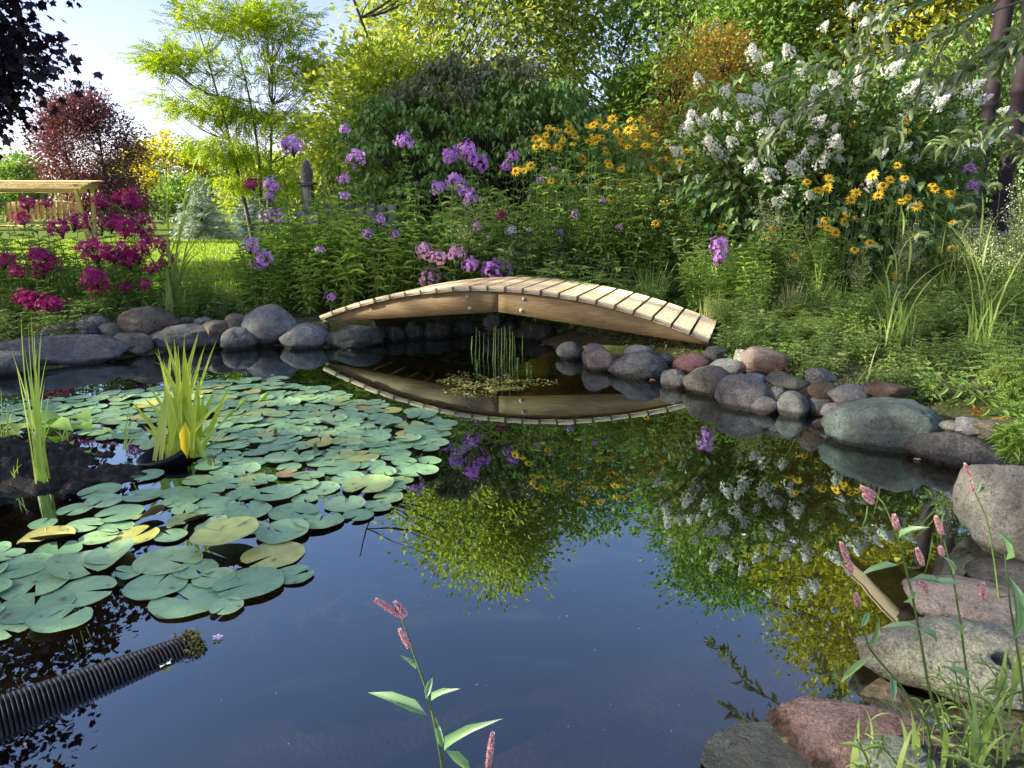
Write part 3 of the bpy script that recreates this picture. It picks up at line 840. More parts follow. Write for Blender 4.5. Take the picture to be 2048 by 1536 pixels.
M['green_leaf'] = leafmat('mid_green_leaf', [(.045, .095, .022), (.085, .15, .03), (.15, .23, .04)], .5, .04, .5, (1.1, 1.2, .45), gain=2.4)
M['ebush_leaf'] = leafmat('burning_bush_leaf', [(.035, .075, .018), (.055, .11, .024), (.085, .15, .033), (.12, .185, .045)], .3, .04, .45, gain=3.2)
M['ebush_top'] = leafmat('burning_bush_reddening_leaf', [(.05, .085, .025), (.075, .10, .033), (.10, .095, .045), (.07, .12, .035)], .3, .05, .45, (1.2, 1, .5))
M['rust_leaf'] = leafmat('rusty_shrub_leaf', [(.22, .11, .03), (.32, .19, .04), (.36, .28, .05), (.24, .25, .04)], .45, .03, .5, (1.2, 1, .4), gain=1.5)
M['spruce'] = leafmat('spruce_needles', [(.07, .11, .08), (.12, .17, .13), (.18, .23, .18)], .1, .03)
M['spruce_dark'] = leafmat('blue_spruce_needles', [(.04, .075, .07), (.07, .11, .11)], .1, .03)

def g0(x, y): return A(x, y, float(gz(x, y)) - .02)

# near purple maple on the left
maple = tree('purple_maple', 'dark purple maple with overhanging leafy boughs at the top left', g0(-10.25, 9.9) + A(0, 0, .35),
     [(0, 0, 4.6, 3.7, 3.2, 3.0, 230), (1.7, .1, 2.7, 1.8, 2.0, 1.1, 110), (2.2, 0, 3.9, 1.7, 1.8, 1.2, 60), (3.2, -.2, 3.6, .9, .9, .35, 18), (3.0, .2, 2.7, .9, .9, .3, 16), (2.6, 0, 2.0, .8, .8, .3, 12), (3.1, .3, 4.7, .8, .8, .25, 10), (0, 0, 7.0, 2.4, 2.4, 1.8, 80)], MAPLE, 50, .115, 1.05, .30, M['maple_leaf'], M['bark'], .17, 1, seed=5, droop=.7, flat=.8)
# unseen trees added left of view, crowns thinned so pond and beds get soft shade
shade = tree('added_shade_maple', 'unseen tall maple added left of the view for shade', g0(-22, 4.4), [(0, 0, 7.6, 5.2, 5.2, 5.4, 120)], MAPLE, 25, .30, 1.0, .85, M['green_leaf'], M['bark'], .28, 1, seed=77, group='unseen trees added for shade', flat=1.0)
dup(shade, g0(-22.5, -2.4), 4.0, 'unseen tall maple added behind the camera for shade', scale=1.05)
dup(shade, g0(-22, -9.4), 2.1, 'unseen tall maple added farthest behind the camera for shade', scale=1.0)
tree('red_plum_tree', 'reddish purple plum tree behind the wooden swing', g0(-14.2, 25), [(0, 0, 2.9, 1.75, 1.6, 1.5, 120), (-.2, 0, 4.0, .95, .95, .75, 40), (.5, 0, 1.3, 1.5, 1.4, .8, 60)],
     LEAF4, 110, .10, .62, .22, M['plum_leaf'], M['bark'], .11, 3, seed=8, flat=.9)
loc_ = tree('honey_locust', 'feathery yellow green locust tree against the open sky', g0(-5.35, 15.2),
     [(-.35, 0, 4.5, 1.0, .9, .35, 26), (.8, 0, 4.45, .75, .8, .40, 22), (-.85, 0, 3.75, .95, .8, .24, 26), (.85, .2, 3.65, .85, .8, .40, 26), (-.8, 0, 3.0, .95, .8, .26, 24), (.6, .2, 2.7, 1.0, .8, .30, 22), (-.55, -.2, 2.15, .8, .7, .22, 16), (.2, 0, 1.6, 1.0, .7, .22, 14)],
     FROND_W, 26, .22, .75, .17, M['locust_leaf'], M['bark_grey'], .085, 3, seed=21, flat=.38, up=1.1, droop=.35, trunk_h=4.3, limbw=.012)
BIG = [
 ('yellow_green_tree', 'tall yellow green tree rising behind the rounded bush', (-.9, 17.2), [(0, 0, 4.6, 2.7, 2, 2.9, 130), (.3, 0, 6.7, 1.7, 1.5, 1.5, 60), (-1.2, 0, 2.2, 1.9, 1.6, 1.5, 60)], 'yellow_leaf', 31, 17000),
 ('pale_leaf_tree', 'airy pale green tree with bare stems showing sky', (2.0, 19.0), [(0, 0, 4.5, 2.0, 1.8, 3.0, 75), (0, 0, 2.0, 1.8, 1.5, 1.2, 40)], 'green_leaf', 32, 0),
 ('mid_green_tree', 'mid green leafy tree right of the airy pale one', (4.3, 15.5), [(0, 0, 3.8, 1.7, 1.5, 2.6, 120), (.4, 0, 1.7, 1.8, 1.5, 1.4, 70)], 'green_leaf', 33, 0),
 ('yellow_tree', 'bright yellow leaved tree behind the white hydrangea', (7.6, 15.4), [(0, 0, 4.8, 2.2, 1.8, 3.1, 150), (-.2, 0, 2.2, 2.3, 1.8, 1.6, 80), (.6, 0, 8.0, 1.7, 1.5, 1.6, 60)], 'gold_leaf', 34, 0),
 ('green_tree', 'dense green tree between the mid green and yellow trees', (6.2, 18.8), [(0, 0, 5.5, 2.4, 2, 4.0, 150), (0, 0, 8.3, 1.6, 1.4, 1.6, 50)], 'green_leaf', 35, 0),
 ('dark_green_tree', 'deep green tree behind the porch posts at top right', (11.2, 16.2), [(0, 0, 4.8, 2.8, 2.2, 4.2, 190), (0, 0, 8.5, 2, 1.6, 2.0, 60)], 'green_leaf', 36, 0),
 ('low_leafy_tree', 'low yellow green tree filling the gap right of the locust', (-2.6, 14.6), [(0, 0, 2.0, 1.4, 1.1, 1.5, 80), (.5, 0, 3.2, .9, .8, .8, 30)], 'yellow_leaf', 37, 0),
]
for nm, lb, (x, y), sh, lf, sd, _ in BIG:
    tree(nm, lb, g0(x, y), sh, LEAF6, 130, .145, .60, .36, M[lf], M['bark'], .10, 2, seed=sd, group='trees behind the flower beds', flat=.75, limbw=.012)

# shrubs closing the view under the trees
for k, (x, y, h, w, lf, lb) in enumerate([(-1.9, 13.4, 2.3, 1.3, 'yellow_leaf', 'yellow green shrub just left of the rounded bush'), (1.6, 14.2, 2.2, 1.6, 'green_leaf', 'green shrub glimpsed right of the rounded bush'), (4.6, 13.2, 2.6, 1.5, 'yellow_leaf', 'sunlit green shrub behind the rusty one'), (7.0, 12.8, 3.0, 1.6, 'yellow_leaf', 'sunlit yellow green shrub behind the hydrangea'), (9.6, 13.4, 3.0, 1.7, 'green_leaf', 'green shrub beyond the porch deck'), (3.0, 17.0, 3.6, 1.9, 'green_leaf', 'tall green shrub between the trees'), (-1.0, 21.0, 3.8, 2.2, 'green_leaf', 'broad green shrub far behind the rounded bush'), (8.8, 20, 4.5, 2.4, 'yellow_leaf', 'tall sunlit shrub far behind the hydrangea')]):
    tree('backing_shrub', lb, g0(x, y), [(0, 0, h * .5, w, w * .7, h * .52, 90)], LEAF4, 130, .12, .62, .28, M[lf], M['bark'], .05, 4, cat='shrub', seed=90 + k, group='shrubs behind the flower beds')
# burning bush: tiers of drooping shoots
def tier_bush(name, label, loc, R, H, nsh, seed, lf, lf2, per=12, L=.085):
    r = np.random.default_rng(seed); root = thing(name, label, 'shrub', loc)
    ms = MB()
    ends = []
    for k in range(nsh):
        a = r.uniform(0, 2 * math.pi); z = r.uniform(.16, 1) ** .8
        rr = R * math.sqrt(max(.02, 1 - (max(0, z - .42) / .60) ** 2.0)) * (.72 + .28 * min(1, z / .3)) * r.uniform(.62, 1.02)
        rr *= 1 + .10 * math.sin(3 * a + seed) + .08 * math.sin(7 * a + 9 * z)
        ends.append(A(rr * math.cos(a), rr * math.sin(a) * .8, z * H * (1 + .06 * math.sin(5 * a))))
    ends = np.array(ends)
    for k in range(0, nsh, 3):
        e = ends[k]; b = A(e[0] * .10, e[1] * .10, 0)
        tube(ms, curve(b, e, A(-e[0] * .10, -e[1] * .1, .05 * H), 7), np.linspace(.022, .004, 7), 4)
    put('stems', ms.mesh('stems', M['bark'], True), root)
    mid_ = ends[:, 2] > H * (.86 + .07 * np.sin(ends[:, 0] * 2.5) + .05 * np.sin(ends[:, 0] * 7))
    for sel, mat_, nm in ((~mid_, lf, 'foliage'), (mid_, lf2, 'reddening_foliage')):
        E = np.repeat(ends[sel], per, 0); n = len(E)
        if not n: continue
        aa = r.uniform(0, 2 * math.pi, n); dd = np.stack([np.cos(aa), np.sin(aa), np.zeros(n)], 1)
        ow = unit(E * A(1, 1, 0)) * .8
        P = E + dd * r.uniform(0, .07, n)[:, None] + A(0, 0, 1) * r.normal(0, .035, n)[:, None] - ow * r.uniform(0, .12, n)[:, None]
        D = unit(dd + ow * .6 + A(0, 0, -1) * r.uniform(.3, 1.1, n)[:, None]); N = unit(A(0, 0, 1) + dd * .6 + r.normal(size=(n, 3)) * .15)
        LL = L * r.uniform(.7, 1.25, n)
        mb = MB(); inst(mb, LEAF6, P, D, N, LL, LL * .50)
        o = put(nm, mb.mesh(nm, mat_), root, kind='stuff')
        if nm != 'foliage': o['label'] = 'top leaves turning dull red brown'
    return root
tier_bush('burning_bush', 'large rounded dark green bush with drooping leaf tiers behind the bridge', g0(-.42, 10.6), 2.15, 2.82, 1500, 41, M['ebush_leaf'], M['ebush_top'], 15, .10)
tree('rusty_shrub', 'sunlit orange and rust leaved shrub between bush and hydrangea', g0(2.85, 11.6), [(0, 0, 2.2, .75, .7, 1.2, 80), (-.25, 0, 1.2, 1.0, .8, .8, 60), (.5, 0, 1.3, .9, .8, .8, 50), (.25, 0, 2.9, .5, .5, .55, 25)], LEAF4, 60, .06, .55, .17, M['rust_leaf'], M['bark'], .05, 5, cat='shrub', seed=44)

# conifers
def spruce(name, label, loc, H, R, mat_, seed, tiers=15):
    r = np.random.default_rng(seed); root = thing(name, label, 'tree', loc); mt, mb = MB(), MB()
    tube(mt, [(0, 0, -.1), (0, 0, H * .5), (0, 0, H)], [.05, .03, .006], 7)
    for k in range(tiers):
        q = k / tiers; z = H * (.05 + .93 * q) + r.uniform(-.03, .03); rr = R * (1 - q) ** .85 + .04; nb_ = int(6 + 12 * (1 - q))
        for j in range(nb_):
            a = r.uniform(0, 6.28); L = rr * r.uniform(.7, 1.1); z = H * (.05 + .93 * q) + r.normal(0, H * .018); d = A(math.cos(a), math.sin(a), 0)
            s = np.linspace(.15, 1, max(2, int(L / .10)))[:, None]
            P = A(0, 0, z) + d * L * s + A(0, 0, 1) * (-.18 * L * s + .16 * L * s ** 2)
            for sd in (-1.1, -.4, .4, 1.1):
                D = np.repeat([[math.cos(a + sd), math.sin(a + sd), .12]], len(P), 0) + r.normal(size=(len(P), 3)) * .3
                inst(mb, NEEDLE, P + r.normal(size=P.shape) * .03, D, A(0, 0, 1) + r.normal(size=(len(P), 3)) * .7, .15, .20)
    put('trunk', mt.mesh('trunk', M['bark'], True), root); put('crown', mb.mesh('crown', mat_), root, kind='stuff')
spruce('spruce_tree', 'small pale blue green spruce at the far lawn edge', g0(-9.45, 22.2), 1.95, .85, M['spruce'], 51)
spruce('spruce_tree', 'small hazy blue spruce right of the paler spruce', g0(-8.45, 24.0), 1.75, .85, M['spruce_dark'], 52)

# far trees beyond the lawn
far = [(-36, 46, 5.2, 'yellow_leaf', 'rounded yellow green tree on the skyline left of the swing'), (-29.5, 44, 4.0, 'green_leaf', 'green tree seen under the swing roof'),
       (-24.5, 47, 4.2, 'green_leaf', 'dull green tree behind the plum tree'), (-19.5, 42, 5.0, 'gold_leaf', 'golden green tree right of the plum tree'),
       (-15.8, 45, 4.5, 'green_leaf', 'green tree low on the skyline left of the locust'), (-12.0, 41, 4.2, 'yellow_leaf', 'yellow green tree behind the locust stems'),
       (-8.0, 43, 4.6, 'green_leaf', 'green tree seen through the locust foot'), (-3.5, 40, 5.2, 'green_leaf', 'green tree glimpsed behind the tall yellow green one'),
       (-14.0, 31, 2.3, 'green_leaf', 'low green shrub behind the spruces'), (-10.5, 30, 2.5, 'yellow_leaf', 'low yellow green shrub behind the blue spruce'), (-18, 31, 2.0, 'green_leaf', 'low green shrub behind the swing posts'), (-23, 31, 2.2, 'green_leaf', 'low green shrub behind the swing bench'), (-6.2, 27, 2.4, 'yellow_leaf', 'low sunlit shrub behind the fence post')]
for k, (x, y, h, lf, lb) in enumerate(far):
    tree('far_tree', lb, g0(x, y), [(0, 0, h * .55, h * .52, h * .4, h * .42, 90)], LEAF4, 46, .26 if y > 35 else .16, .7, .34 if y > 35 else .24, M[lf], M['bark'], .1, 1, seed=60 + k, group='trees beyond the lawn')
# ------------------------------------------------------------------ lily pads
m, n, l, out = newmat('lily_pad')
p = n.new('ShaderNodeBsdfPrincipled'); tc = n.new('ShaderNodeTexCoord'); oi = n.new('ShaderNodeObjectInfo'); sep = n.new('ShaderNodeSeparateXYZ'); geo = n.new('ShaderNodeNewGeometry')
l.new(tc.outputs['Object'], sep.inputs[0])
at = n.new('ShaderNodeMath'); at.operation = 'ARCTAN2'; l.new(sep.outputs[1], at.inputs[0]); l.new(sep.outputs[0], at.inputs[1])
mu = n.new('ShaderNodeMath'); mu.operation = 'MULTIPLY'; mu.inputs[1].default_value = 11; l.new(at.outputs[0], mu.inputs[0])
si = n.new('ShaderNodeMath'); si.operation = 'COSINE'; l.new(mu.outputs[0], si.inputs[0])
vr = ramp(n, [(.93, (0, 0, 0)), (1.0, (.42, .42, .42))]); l.new(si.outputs[0], vr.inputs[0])
no = n.new('ShaderNodeTexNoise'); no.inputs['Scale'].default_value = 2.3; no.inputs['Detail'].default_value = 6; l.new(tc.outputs['Object'], no.inputs['Vector'])
no.noise_dimensions = '4D'; ms = n.new('ShaderNodeMath'); ms.operation = 'MULTIPLY'; ms.inputs[1].default_value = 90; l.new(oi.outputs['Random'], ms.inputs[0]); l.new(ms.outputs[0], no.inputs['W'])
r = ramp(n, [(0, (.20, .40, .19)), (.35, (.27, .50, .24)), (.7, (.34, .56, .26)), (.88, (.42, .57, .18)), (.96, (.56, .58, .13)), (1, (.42, .28, .10))]); l.new(oi.outputs['Random'], r.inputs[0])
mk = n.new('ShaderNodeMix'); mk.data_type = 'RGBA'; mk.blend_type = 'MULTIPLY'; mk.inputs[0].default_value = .8; nr = ramp(n, [(.3, (.72, .74, .8)), (.7, (1.32, 1.28, 1.12))])
l.new(no.outputs['Fac'], nr.inputs[0]); l.new(r.outputs[0], mk.inputs[6]); l.new(nr.outputs[0], mk.inputs[7])
m2 = n.new('ShaderNodeMix'); m2.data_type = 'RGBA'; l.new(vr.outputs[0], m2.inputs[0]); l.new(mk.outputs[2], m2.inputs[6]); m2.inputs[7].default_value = (.40, .55, .34, 1)
sp = ramp(n, [(.33, (.85, .85, .85)), (.37, (0, 0, 0))]); l.new(no.outputs['Fac'], sp.inputs[0])
m3 = n.new('ShaderNodeMix'); m3.data_type = 'RGBA'; l.new(sp.outputs[0], m3.inputs[0]); l.new(m2.outputs[2], m3.inputs[6]); m3.inputs[7].default_value = (.16, .10, .03, 1)
mb_ = n.new('ShaderNodeMix'); mb_.data_type = 'RGBA'; l.new(geo.outputs['Backfacing'], mb_.inputs[0]); l.new(m3.outputs[2], mb_.inputs[6]); mb_.inputs[7].default_value = (.17, .12, .045, 1)
l.new(mb_.outputs[2], p.inputs['Base Color']); p.inputs['Roughness'].default_value = .40; p.inputs['Specular IOR Level'].default_value = 1.0
bp = n.new('ShaderNodeBump'); bp.inputs['Strength'].default_value = .25; bp.inputs['Distance'].default_value = .02; l.new(vr.outputs[0], bp.inputs['Height']); l.new(bp.outputs[0], p.inputs['Normal'])
l.new(p.outputs[0], out.inputs[0]); M['pad'] = m

def pad_mesh(seed, curl=0.0, fold=0.0):
    r = np.random.default_rng(seed); nt = 30; nd = r.uniform(.06, .26)
    a = np.linspace(nd, 2 * math.pi - nd, nt); V = [(0, 0, 0)]
    ph = r.uniform(0, 6.28, 4)
    for q in (.35, .7, .93, 1.0):
        rim = 1 + .035 * np.sin(2 * a + ph[0]) + .02 * np.sin(5 * a + ph[1]) + .012 * np.sin(9 * a + ph[3])
        edge = np.ones(nt); edge[0] = edge[-1] = .93
        x, y = q * rim * edge * np.cos(a), q * rim * edge * np.sin(a)
        z = .012 * q * np.sin(3 * a + ph[2]) + curl * q ** 3 * (.5 + .5 * np.sin(a + ph[3])) + .012 * (q > .98)
        if fold:
            h = np.maximum(0, x * math.cos(ph[0]) + y * math.sin(ph[0]) - .15); z = z + fold * h * 1.2
            x = x - fold * .5 * h * math.cos(ph[0]); y = y - fold * .5 * h * math.sin(ph[0])
        V += list(zip(x, y, z))
    F = [(0, 1 + k, 2 + k) for k in range(nt - 1)]
    for g in range(3):
        for k in range(nt - 1):
            s = 1 + g * nt + k; F.append((s, s + nt, s + nt + 1, s + 1))
    mb = MB(); mb.add(V, F); return mb.mesh('lily_pad', M['pad'], True)
PADS = [pad_mesh(700 + k, (.0, .03, .08, .0, .13)[k % 5]) for k in range(10)]
PADS_F = [pad_mesh(730 + k, .06, .32 + .10 * k) for k in range(4)]
_lp = [(60, 806), (200, 790), (330, 778), (440, 764), (560, 768), (650, 782), (720, 800), (800, 816), (880, 838), (893, 850), (870, 900), (872, 940), (815, 965), (808, 1000),
       (690, 1045), (612, 1080), (604, 1130), (560, 1195), (440, 1228), (330, 1228), (262, 1178), (215, 1165), (214, 1200), (125, 1245), (20, 1282), (-120, 1300), (-150, 1100), (30, 1090), (100, 1040), (210, 1000), (330, 985), (420, 950), (400, 905), (260, 890), (150, 858), (-100, 850)]
LILY = np.array([onz(x, y)[:2] for x, y in _lp])
def inpoly(p, poly):
    ins = False
    for k in range(len(poly)):
        a, b = poly[k], poly[(k + 1) % len(poly)]
        if (a[1] > p[1]) != (b[1] > p[1]) and p[0] < a[0] + (p[1] - a[1]) * (b[0] - a[0]) / (b[1] - a[1]): ins = not ins
    return ins
HAND = [(453, 1090, 122, 'raised broad lily pad tilted over the open dark gap', 1), (337, 1124, 113, 'heart notched lily pad left of the raised broad one', 0), (379, 1202, 126, 'frontmost big lily pad with notch facing away', 0),
        (499, 1172, 120, 'big lily pad at the front right corner of the raft', 0), (547, 1112, 112, 'wide lily pad overlapping the front right corner', 0), (313, 1175, 100, 'yellowish torn lily pad beside the frontmost one', 2),
        (171, 1185, 96, 'round lily pad at the front near the maple reflection', 0), (72, 1172, 100, 'large lily pad near the left edge in the front row', 0), (164, 1134, 112, 'broad lily pad with lifted edge in the left front group', 3),
        (639, 1045, 90, 'lily pad at the right tip of the front raft', 0), (567, 1069, 94, 'lily pad behind the front right corner pad', 0), (588, 1028, 90, 'lily pad second from the right tip', 0), (496, 1025, 86, 'lily pad in front of the yellowing one', 0),
        (690, 1012, 76, 'outlying lily pad beyond the front raft tip', 0), (736, 975, 97, 'large notched lily pad near the open water at right', 0), (831, 944, 90, 'two tone yellow and green lily pad at the right rim', 2), (554, 990, 92, 'lily pad with pale centre dot below the bud', 0),
        (646, 979, 62, 'single small lily pad ringed by blue water', 0), (376, 1045, 74, 'bent green lily leaf next to the brown curled one', 3), (300, 1046, 60, 'brown curled lily leaf standing on edge', 4), (297, 954, 52, 'small lily pad in front of the black pot', 0),
        (355, 987, 58, 'small lily pad in the iris reflection', 0), (70, 1216, 108, 'lily pad with a torn hole near the left edge', 0), (8, 1262, 70, 'lily pad cut by the left photo edge at the front', 0), (225, 1112, 80, 'lily pad with its rim curled up in a fold', 3),
        (846, 863, 74, 'lily pad at the far right rim under the bridge reflection', 0), (831, 824, 50, 'small lily pad alone off the far right rim', 0), (679, 936, 80, 'lily pad left of the two tone one', 0), (95, 1080, 84, 'long brown edged lily leaf lifted beside the mud', 3),
        (200, 985, 66, 'lily pad beside the mud with a brown tip', 0), (240, 1030, 80, 'lily pad touching the mud mound shore', 0), (555, 759, 40, 'single far lily pad near the bridge reflection', 0), (505, 760, 34, 'tiny far lily pad behind the raft', 0), (890, 848, 50, 'outermost lily pad at the right rim', 0)]
pads = []
for x, y, w, lb, k in HAND:
    g = onz(x, y); t = np.linalg.norm(g - A(0, 0, CAMH)); pads.append((g[0], g[1], w / 2 / FPX * t, lb, k))
pot_xy = onz(318, 945)[:2]
tries = 0; box_ = (LILY.min(0), LILY.max(0))
while len(pads) < 330 and tries < 60000:
    tries += 1
    q = rng.uniform(*box_)
    if not inpoly(q, LILY): continue
    rad = rng.uniform(.05, .088) if q[1] > 3.2 else rng.uniform(.05, .085)
    if np.hypot(*(q - pot_xy)) < .16 + rad * .5: continue
    if mudz(q[0], q[1]) > -.03: continue
    if any((q[0] - a) ** 2 + (q[1] - b) ** 2 < ((.66 if q[1] > 3.3 else .74) * (rad + c)) ** 2 for a, b, c, *_ in pads): continue
    pads.append((q[0], q[1], rad, None, 0))
order = np.argsort([-p_[2] if p_[3] is None else -9 for p_ in pads])
for rank, k in enumerate(rng.permutation(len(pads))):
    x, y, rad, lb, kd = pads[k]
    px, py = proj(A(x, y, 0))[0]
    zone = None
    if lb is None:
        zone = ('green lily pad in the raft behind the iris' if py < 850 else 'green lily pad in the raft right of the iris' if px > 400 and py < 1010
                else 'green lily pad between mud mound and far stones' if py < 905 else 'green lily pad in the raft below the mud mound')
        if rng.random() < .035: kd = 3
    me = PADS_F[int(rng.integers(4))] if kd in (3, 4) else PADS[int(rng.integers(10))]
    z = .003 + .009 * rank / len(pads)
    tl = rng.normal(0, .018, 2)
    if kd == 1: z, tl = .055, (-.05, .10)
    if kd == 4: z, tl = .03, (-.22, .12)
    put('lily_pad', me, None, (x, y, z), (tl[0], tl[1], rng.uniform(0, 6.28)), (rad, rad, rad * (1 if kd not in (3, 4) else .9)),
        lb or zone, 'lily pad', 'lily pads on the pond')
# buds poking up
M['bud'] = leafmat('lily_bud', [(.05, .09, .025), (.09, .12, .03)], .2, .08)
for px, py, h, lb in ((632, 905, .055, 'pointed dark green lily bud near the middle of the raft'), (553, 872, .05, 'curled upright lily leaf standing among the far pads'), (425, 935, .07, 'brown green lily leaf curling up right of the pot')):
    g = onz(px, py); mb = MB(); inst(mb, LEAF8, [g] * 3, A(0, 0, 1), [A(math.cos(a), math.sin(a), .1) for a in (0.3, 2.4, 4.5)], h, h * .55)
    put('lily_bud', mb.mesh('lily_bud', M['bud'], True), label=lb, cat='bud')

# ------------------------------------------------------------------ potted iris, rushes
M['pot'] = plainmat('black_plastic', (.005, .0055, .007), (.013, .014, .017), 12, .28, .1, spec=.3)
M['iris'] = leafmat('iris_blade', [(.15, .25, .03), (.22, .33, .035), (.30, .40, .045), (.26, .32, .06)], .45, .05, .4, (1.1, 1.1, .4))
M['iris_yellow'] = leafmat('yellowed_iris_leaf', [(.62, .40, .015), (.66, .44, .03)], .35, .04, .4, (1, .9, .4))
M['rush'] = leafmat('rush_blade', [(.13, .24, .03), (.19, .31, .04), (.26, .35, .07)], .4, .05, .4)
g = onz(322, 930); prof = [(.0, -.16), (.095, -.16), (.115, .02), (.122, .02), (.125, .045), (.112, .047), (.108, .0), (.0, -.005)]
mb = MB(); a = np.linspace(0, 2 * math.pi, 40, endpoint=False)
V = np.concatenate([np.stack([r * np.cos(a), r * np.sin(a), np.full(40, z)], 1) for r, z in prof]); F = []
for k in range(len(prof) - 1):
    for j in range(40): F.append((k * 40 + j, k * 40 + (j + 1) % 40, k * 40 + 40 + (j + 1) % 40, k * 40 + 40 + j))
mb.add(V, F)
put('plant_pot', mb.mesh('plant_pot', M['pot'], True), None, (g[0], g[1] + .06, .005), (.14, -.22, 0), label='tilted black plastic pot half sunk in the water', cat='pot')
iris = thing('iris_plant', 'bright yellow green iris with sword leaves rising from the black pot', 'plant', (g[0] + .07, g[1] + .07, 0))
Yi = g[1] + .07
tips = [(305, 700), (322, 702), (335, 655), (341, 690), (349, 672), (352, 710), (360, 690), (368, 668), (378, 730), (385, 742), (400, 655), (413, 688), (422, 682), (372, 748), (330, 745), (345, 735),
        (470, 765), (432, 775), (455, 800), (268, 800), (275, 822), (290, 795), (300, 770), (312, 820), (285, 850), (440, 840), (398, 745), (390, 770), (356, 760), (365, 800), (318, 765), (410, 780), (338, 790), (376, 690), (328, 720)]
for tx, ty in tips:
    e = aty(tx, ty, Yi + rng.normal(0, .05)) - A(g[0] + .07, Yi, 0)
    b = A(rng.normal(.0, .05) + e[0] * .12, rng.normal(0, .03), .02)
    d = e - b; L = np.linalg.norm(d); w = .026 if L > .3 else .017
    tt = np.linspace(0, 1, 8); s_ = unit(np.cross(d, A(rng.normal(0, .25), 1, 0))); nn = unit(np.cross(s_, d))
    C = b + d * tt[:, None] + nn * (.05 * L * tt ** 2.2)[:, None] * rng.normal() + A(0, 0, -1) * (.10 * abs(d[0]) * 4 * tt * (1 - tt))[:, None] * -1
    ww = w * np.minimum(1, .75 + tt * .6) * (1 - tt ** 3.2) * .5
    V = np.concatenate([C + s_ * ww[:, None], C + nn * .004, C - s_ * ww[:, None]]); F = []
    for k in range(7): F += [(k, k + 1, k + 9, k + 8), (k + 8, k + 9, k + 17, k + 16)]
    mb = MB(); mb.add(V, F); put('sword_leaf', mb.mesh('sword_leaf', M['iris'], True), iris)
P0 = aty(372, 918, Yi - .13); e = aty(371, 842, Yi - .12)
mb = MB(); inst(mb, LEAF8, [e - A(g[0] + .07, Yi, 0)], [P0 - e], [A(.3, -1, .1)], np.linalg.norm(P0 - e) * 1.05, .05)
put('yellow_leaf', mb.mesh('yellow_leaf', M['iris_yellow'], True), iris, label='broad yellow dying leaf hanging in front')
for (x0, y0), (x1, y1) in (((400, 890), (478, 812)), ((425, 885), (520, 800)), ((410, 880), (452, 835))):
    b, e = aty(x0, y0, Yi - .05) - A(g[0] + .07, Yi, 0), aty(x1, y1, Yi - .05) - A(g[0] + .07, Yi, 0); d = unit(e - b)
    mb = MB(); tube(mb, [b, (b + e) / 2, e], .003, 5); L = np.linalg.norm(e - b)
    q = e + d * np.linspace(0, .055, 6)[:, None]; tube(mb, q, [.003, .010, .013, .012, .008, .002], 7)
    put('seed_pod', mb.mesh('seed_pod', M['rush'], True), iris)
def tuft(name, label, basepx, tips, Y, w, mat_, cat='plant', z=0.03):
    b0 = aty(*basepx, Y); root = thing(name, label, cat, b0)
    for tx, ty in tips:
        e = aty(tx, ty, Y + rng.normal(0, .06)) - b0; b = A(rng.normal(0, .014), rng.normal(0, .012), 0); d = e - b
        L = np.linalg.norm(d); tt = np.linspace(0, 1, 9); s_ = unit(np.cross(d, A(rng.normal(0, .3), 1, 0)))
        C = b + d * tt[:, None] + A(np.sign(d[0]) * -.10 * abs(d[0]), 0, .05 * L) * (4 * tt * (1 - tt))[:, None]
        ww = w * (1 - tt ** 2.4) * .5 * rng.uniform(.7, 1.2)
        V = np.concatenate([C + s_ * ww[:, None], C - s_ * ww[:, None]])
        mb = MB(); mb.add(V, [(k, k + 1, k + 10, k + 9) for k in range(8)]); put('blade', mb.mesh('blade', mat_, True), root)
    return root
gm = onz(86, 962, .03)
tuft('rush_plant', 'tall thin green rush growing on the mud mound', (86, 962), [(42, 622), (62, 618), (85, 645), (75, 690), (30, 720), (22, 700), (96, 705), (52, 760), (98, 790), (68, 660), (48, 690), (110, 830), (36, 800), (80, 740), (60, 720), (72, 800), (90, 760), (56, 640)], gm[1], .011, M['rush'])
for k, (bx, by, lb, tp) in enumerate([(130, 880, 'short grass tuft at the back of the mud mound', [(118, 850), (128, 842), (140, 852), (150, 860), (110, 862), (136, 846)]), (35, 960, 'thin seedling grass at the left of the mud mound', [(28, 930), (45, 928), (20, 942), (52, 945), (36, 915)]),
        (10, 880, 'weedy grass tuft at the left photo edge behind the mud', [(-10, 790), (2, 770), (14, 800), (26, 820), (30, 790), (8, 830), (38, 840)]), (250, 900, 'small green reed shoots left of the pot', [(262, 800), (270, 830), (250, 850), (280, 860), (258, 870)])]):
    gq = onz(bx, by, .03); tuft('grass_tuft', lb, (bx, by), tp, gq[1], .008, M['rush'])
# arrow-shaped leaves of a marsh plant behind the mud
gq = onz(150, 862)
root = thing('marsh_plant', 'clump of glossy cupped green leaves behind the mud mound', 'plant', gq)
for k, (px, py) in enumerate([(140, 835), (160, 848), (180, 850), (150, 870), (195, 860), (120, 850), (172, 832), (110, 872), (205, 875), (40, 860), (70, 850)]):
    e = aty(px, py, gq[1] + rng.normal(0, .06)) - gq
    mb = MB(); inst(mb, LEAF8, [e - A(.05, 0, 0)], [A(rng.normal(0, 1), -.6, .15)], [A(0, -.35, 1)], .15, .11); put('leaf', mb.mesh('leaf', M['bright_leaf'] if k % 3 else M['phlox_leaf'], True), root)
    mb = MB(); tube(mb, [A(e[0] * .4, 0, -.02), e], .003, 4); put('stalk', mb.mesh('stalk', M['stem']), root)

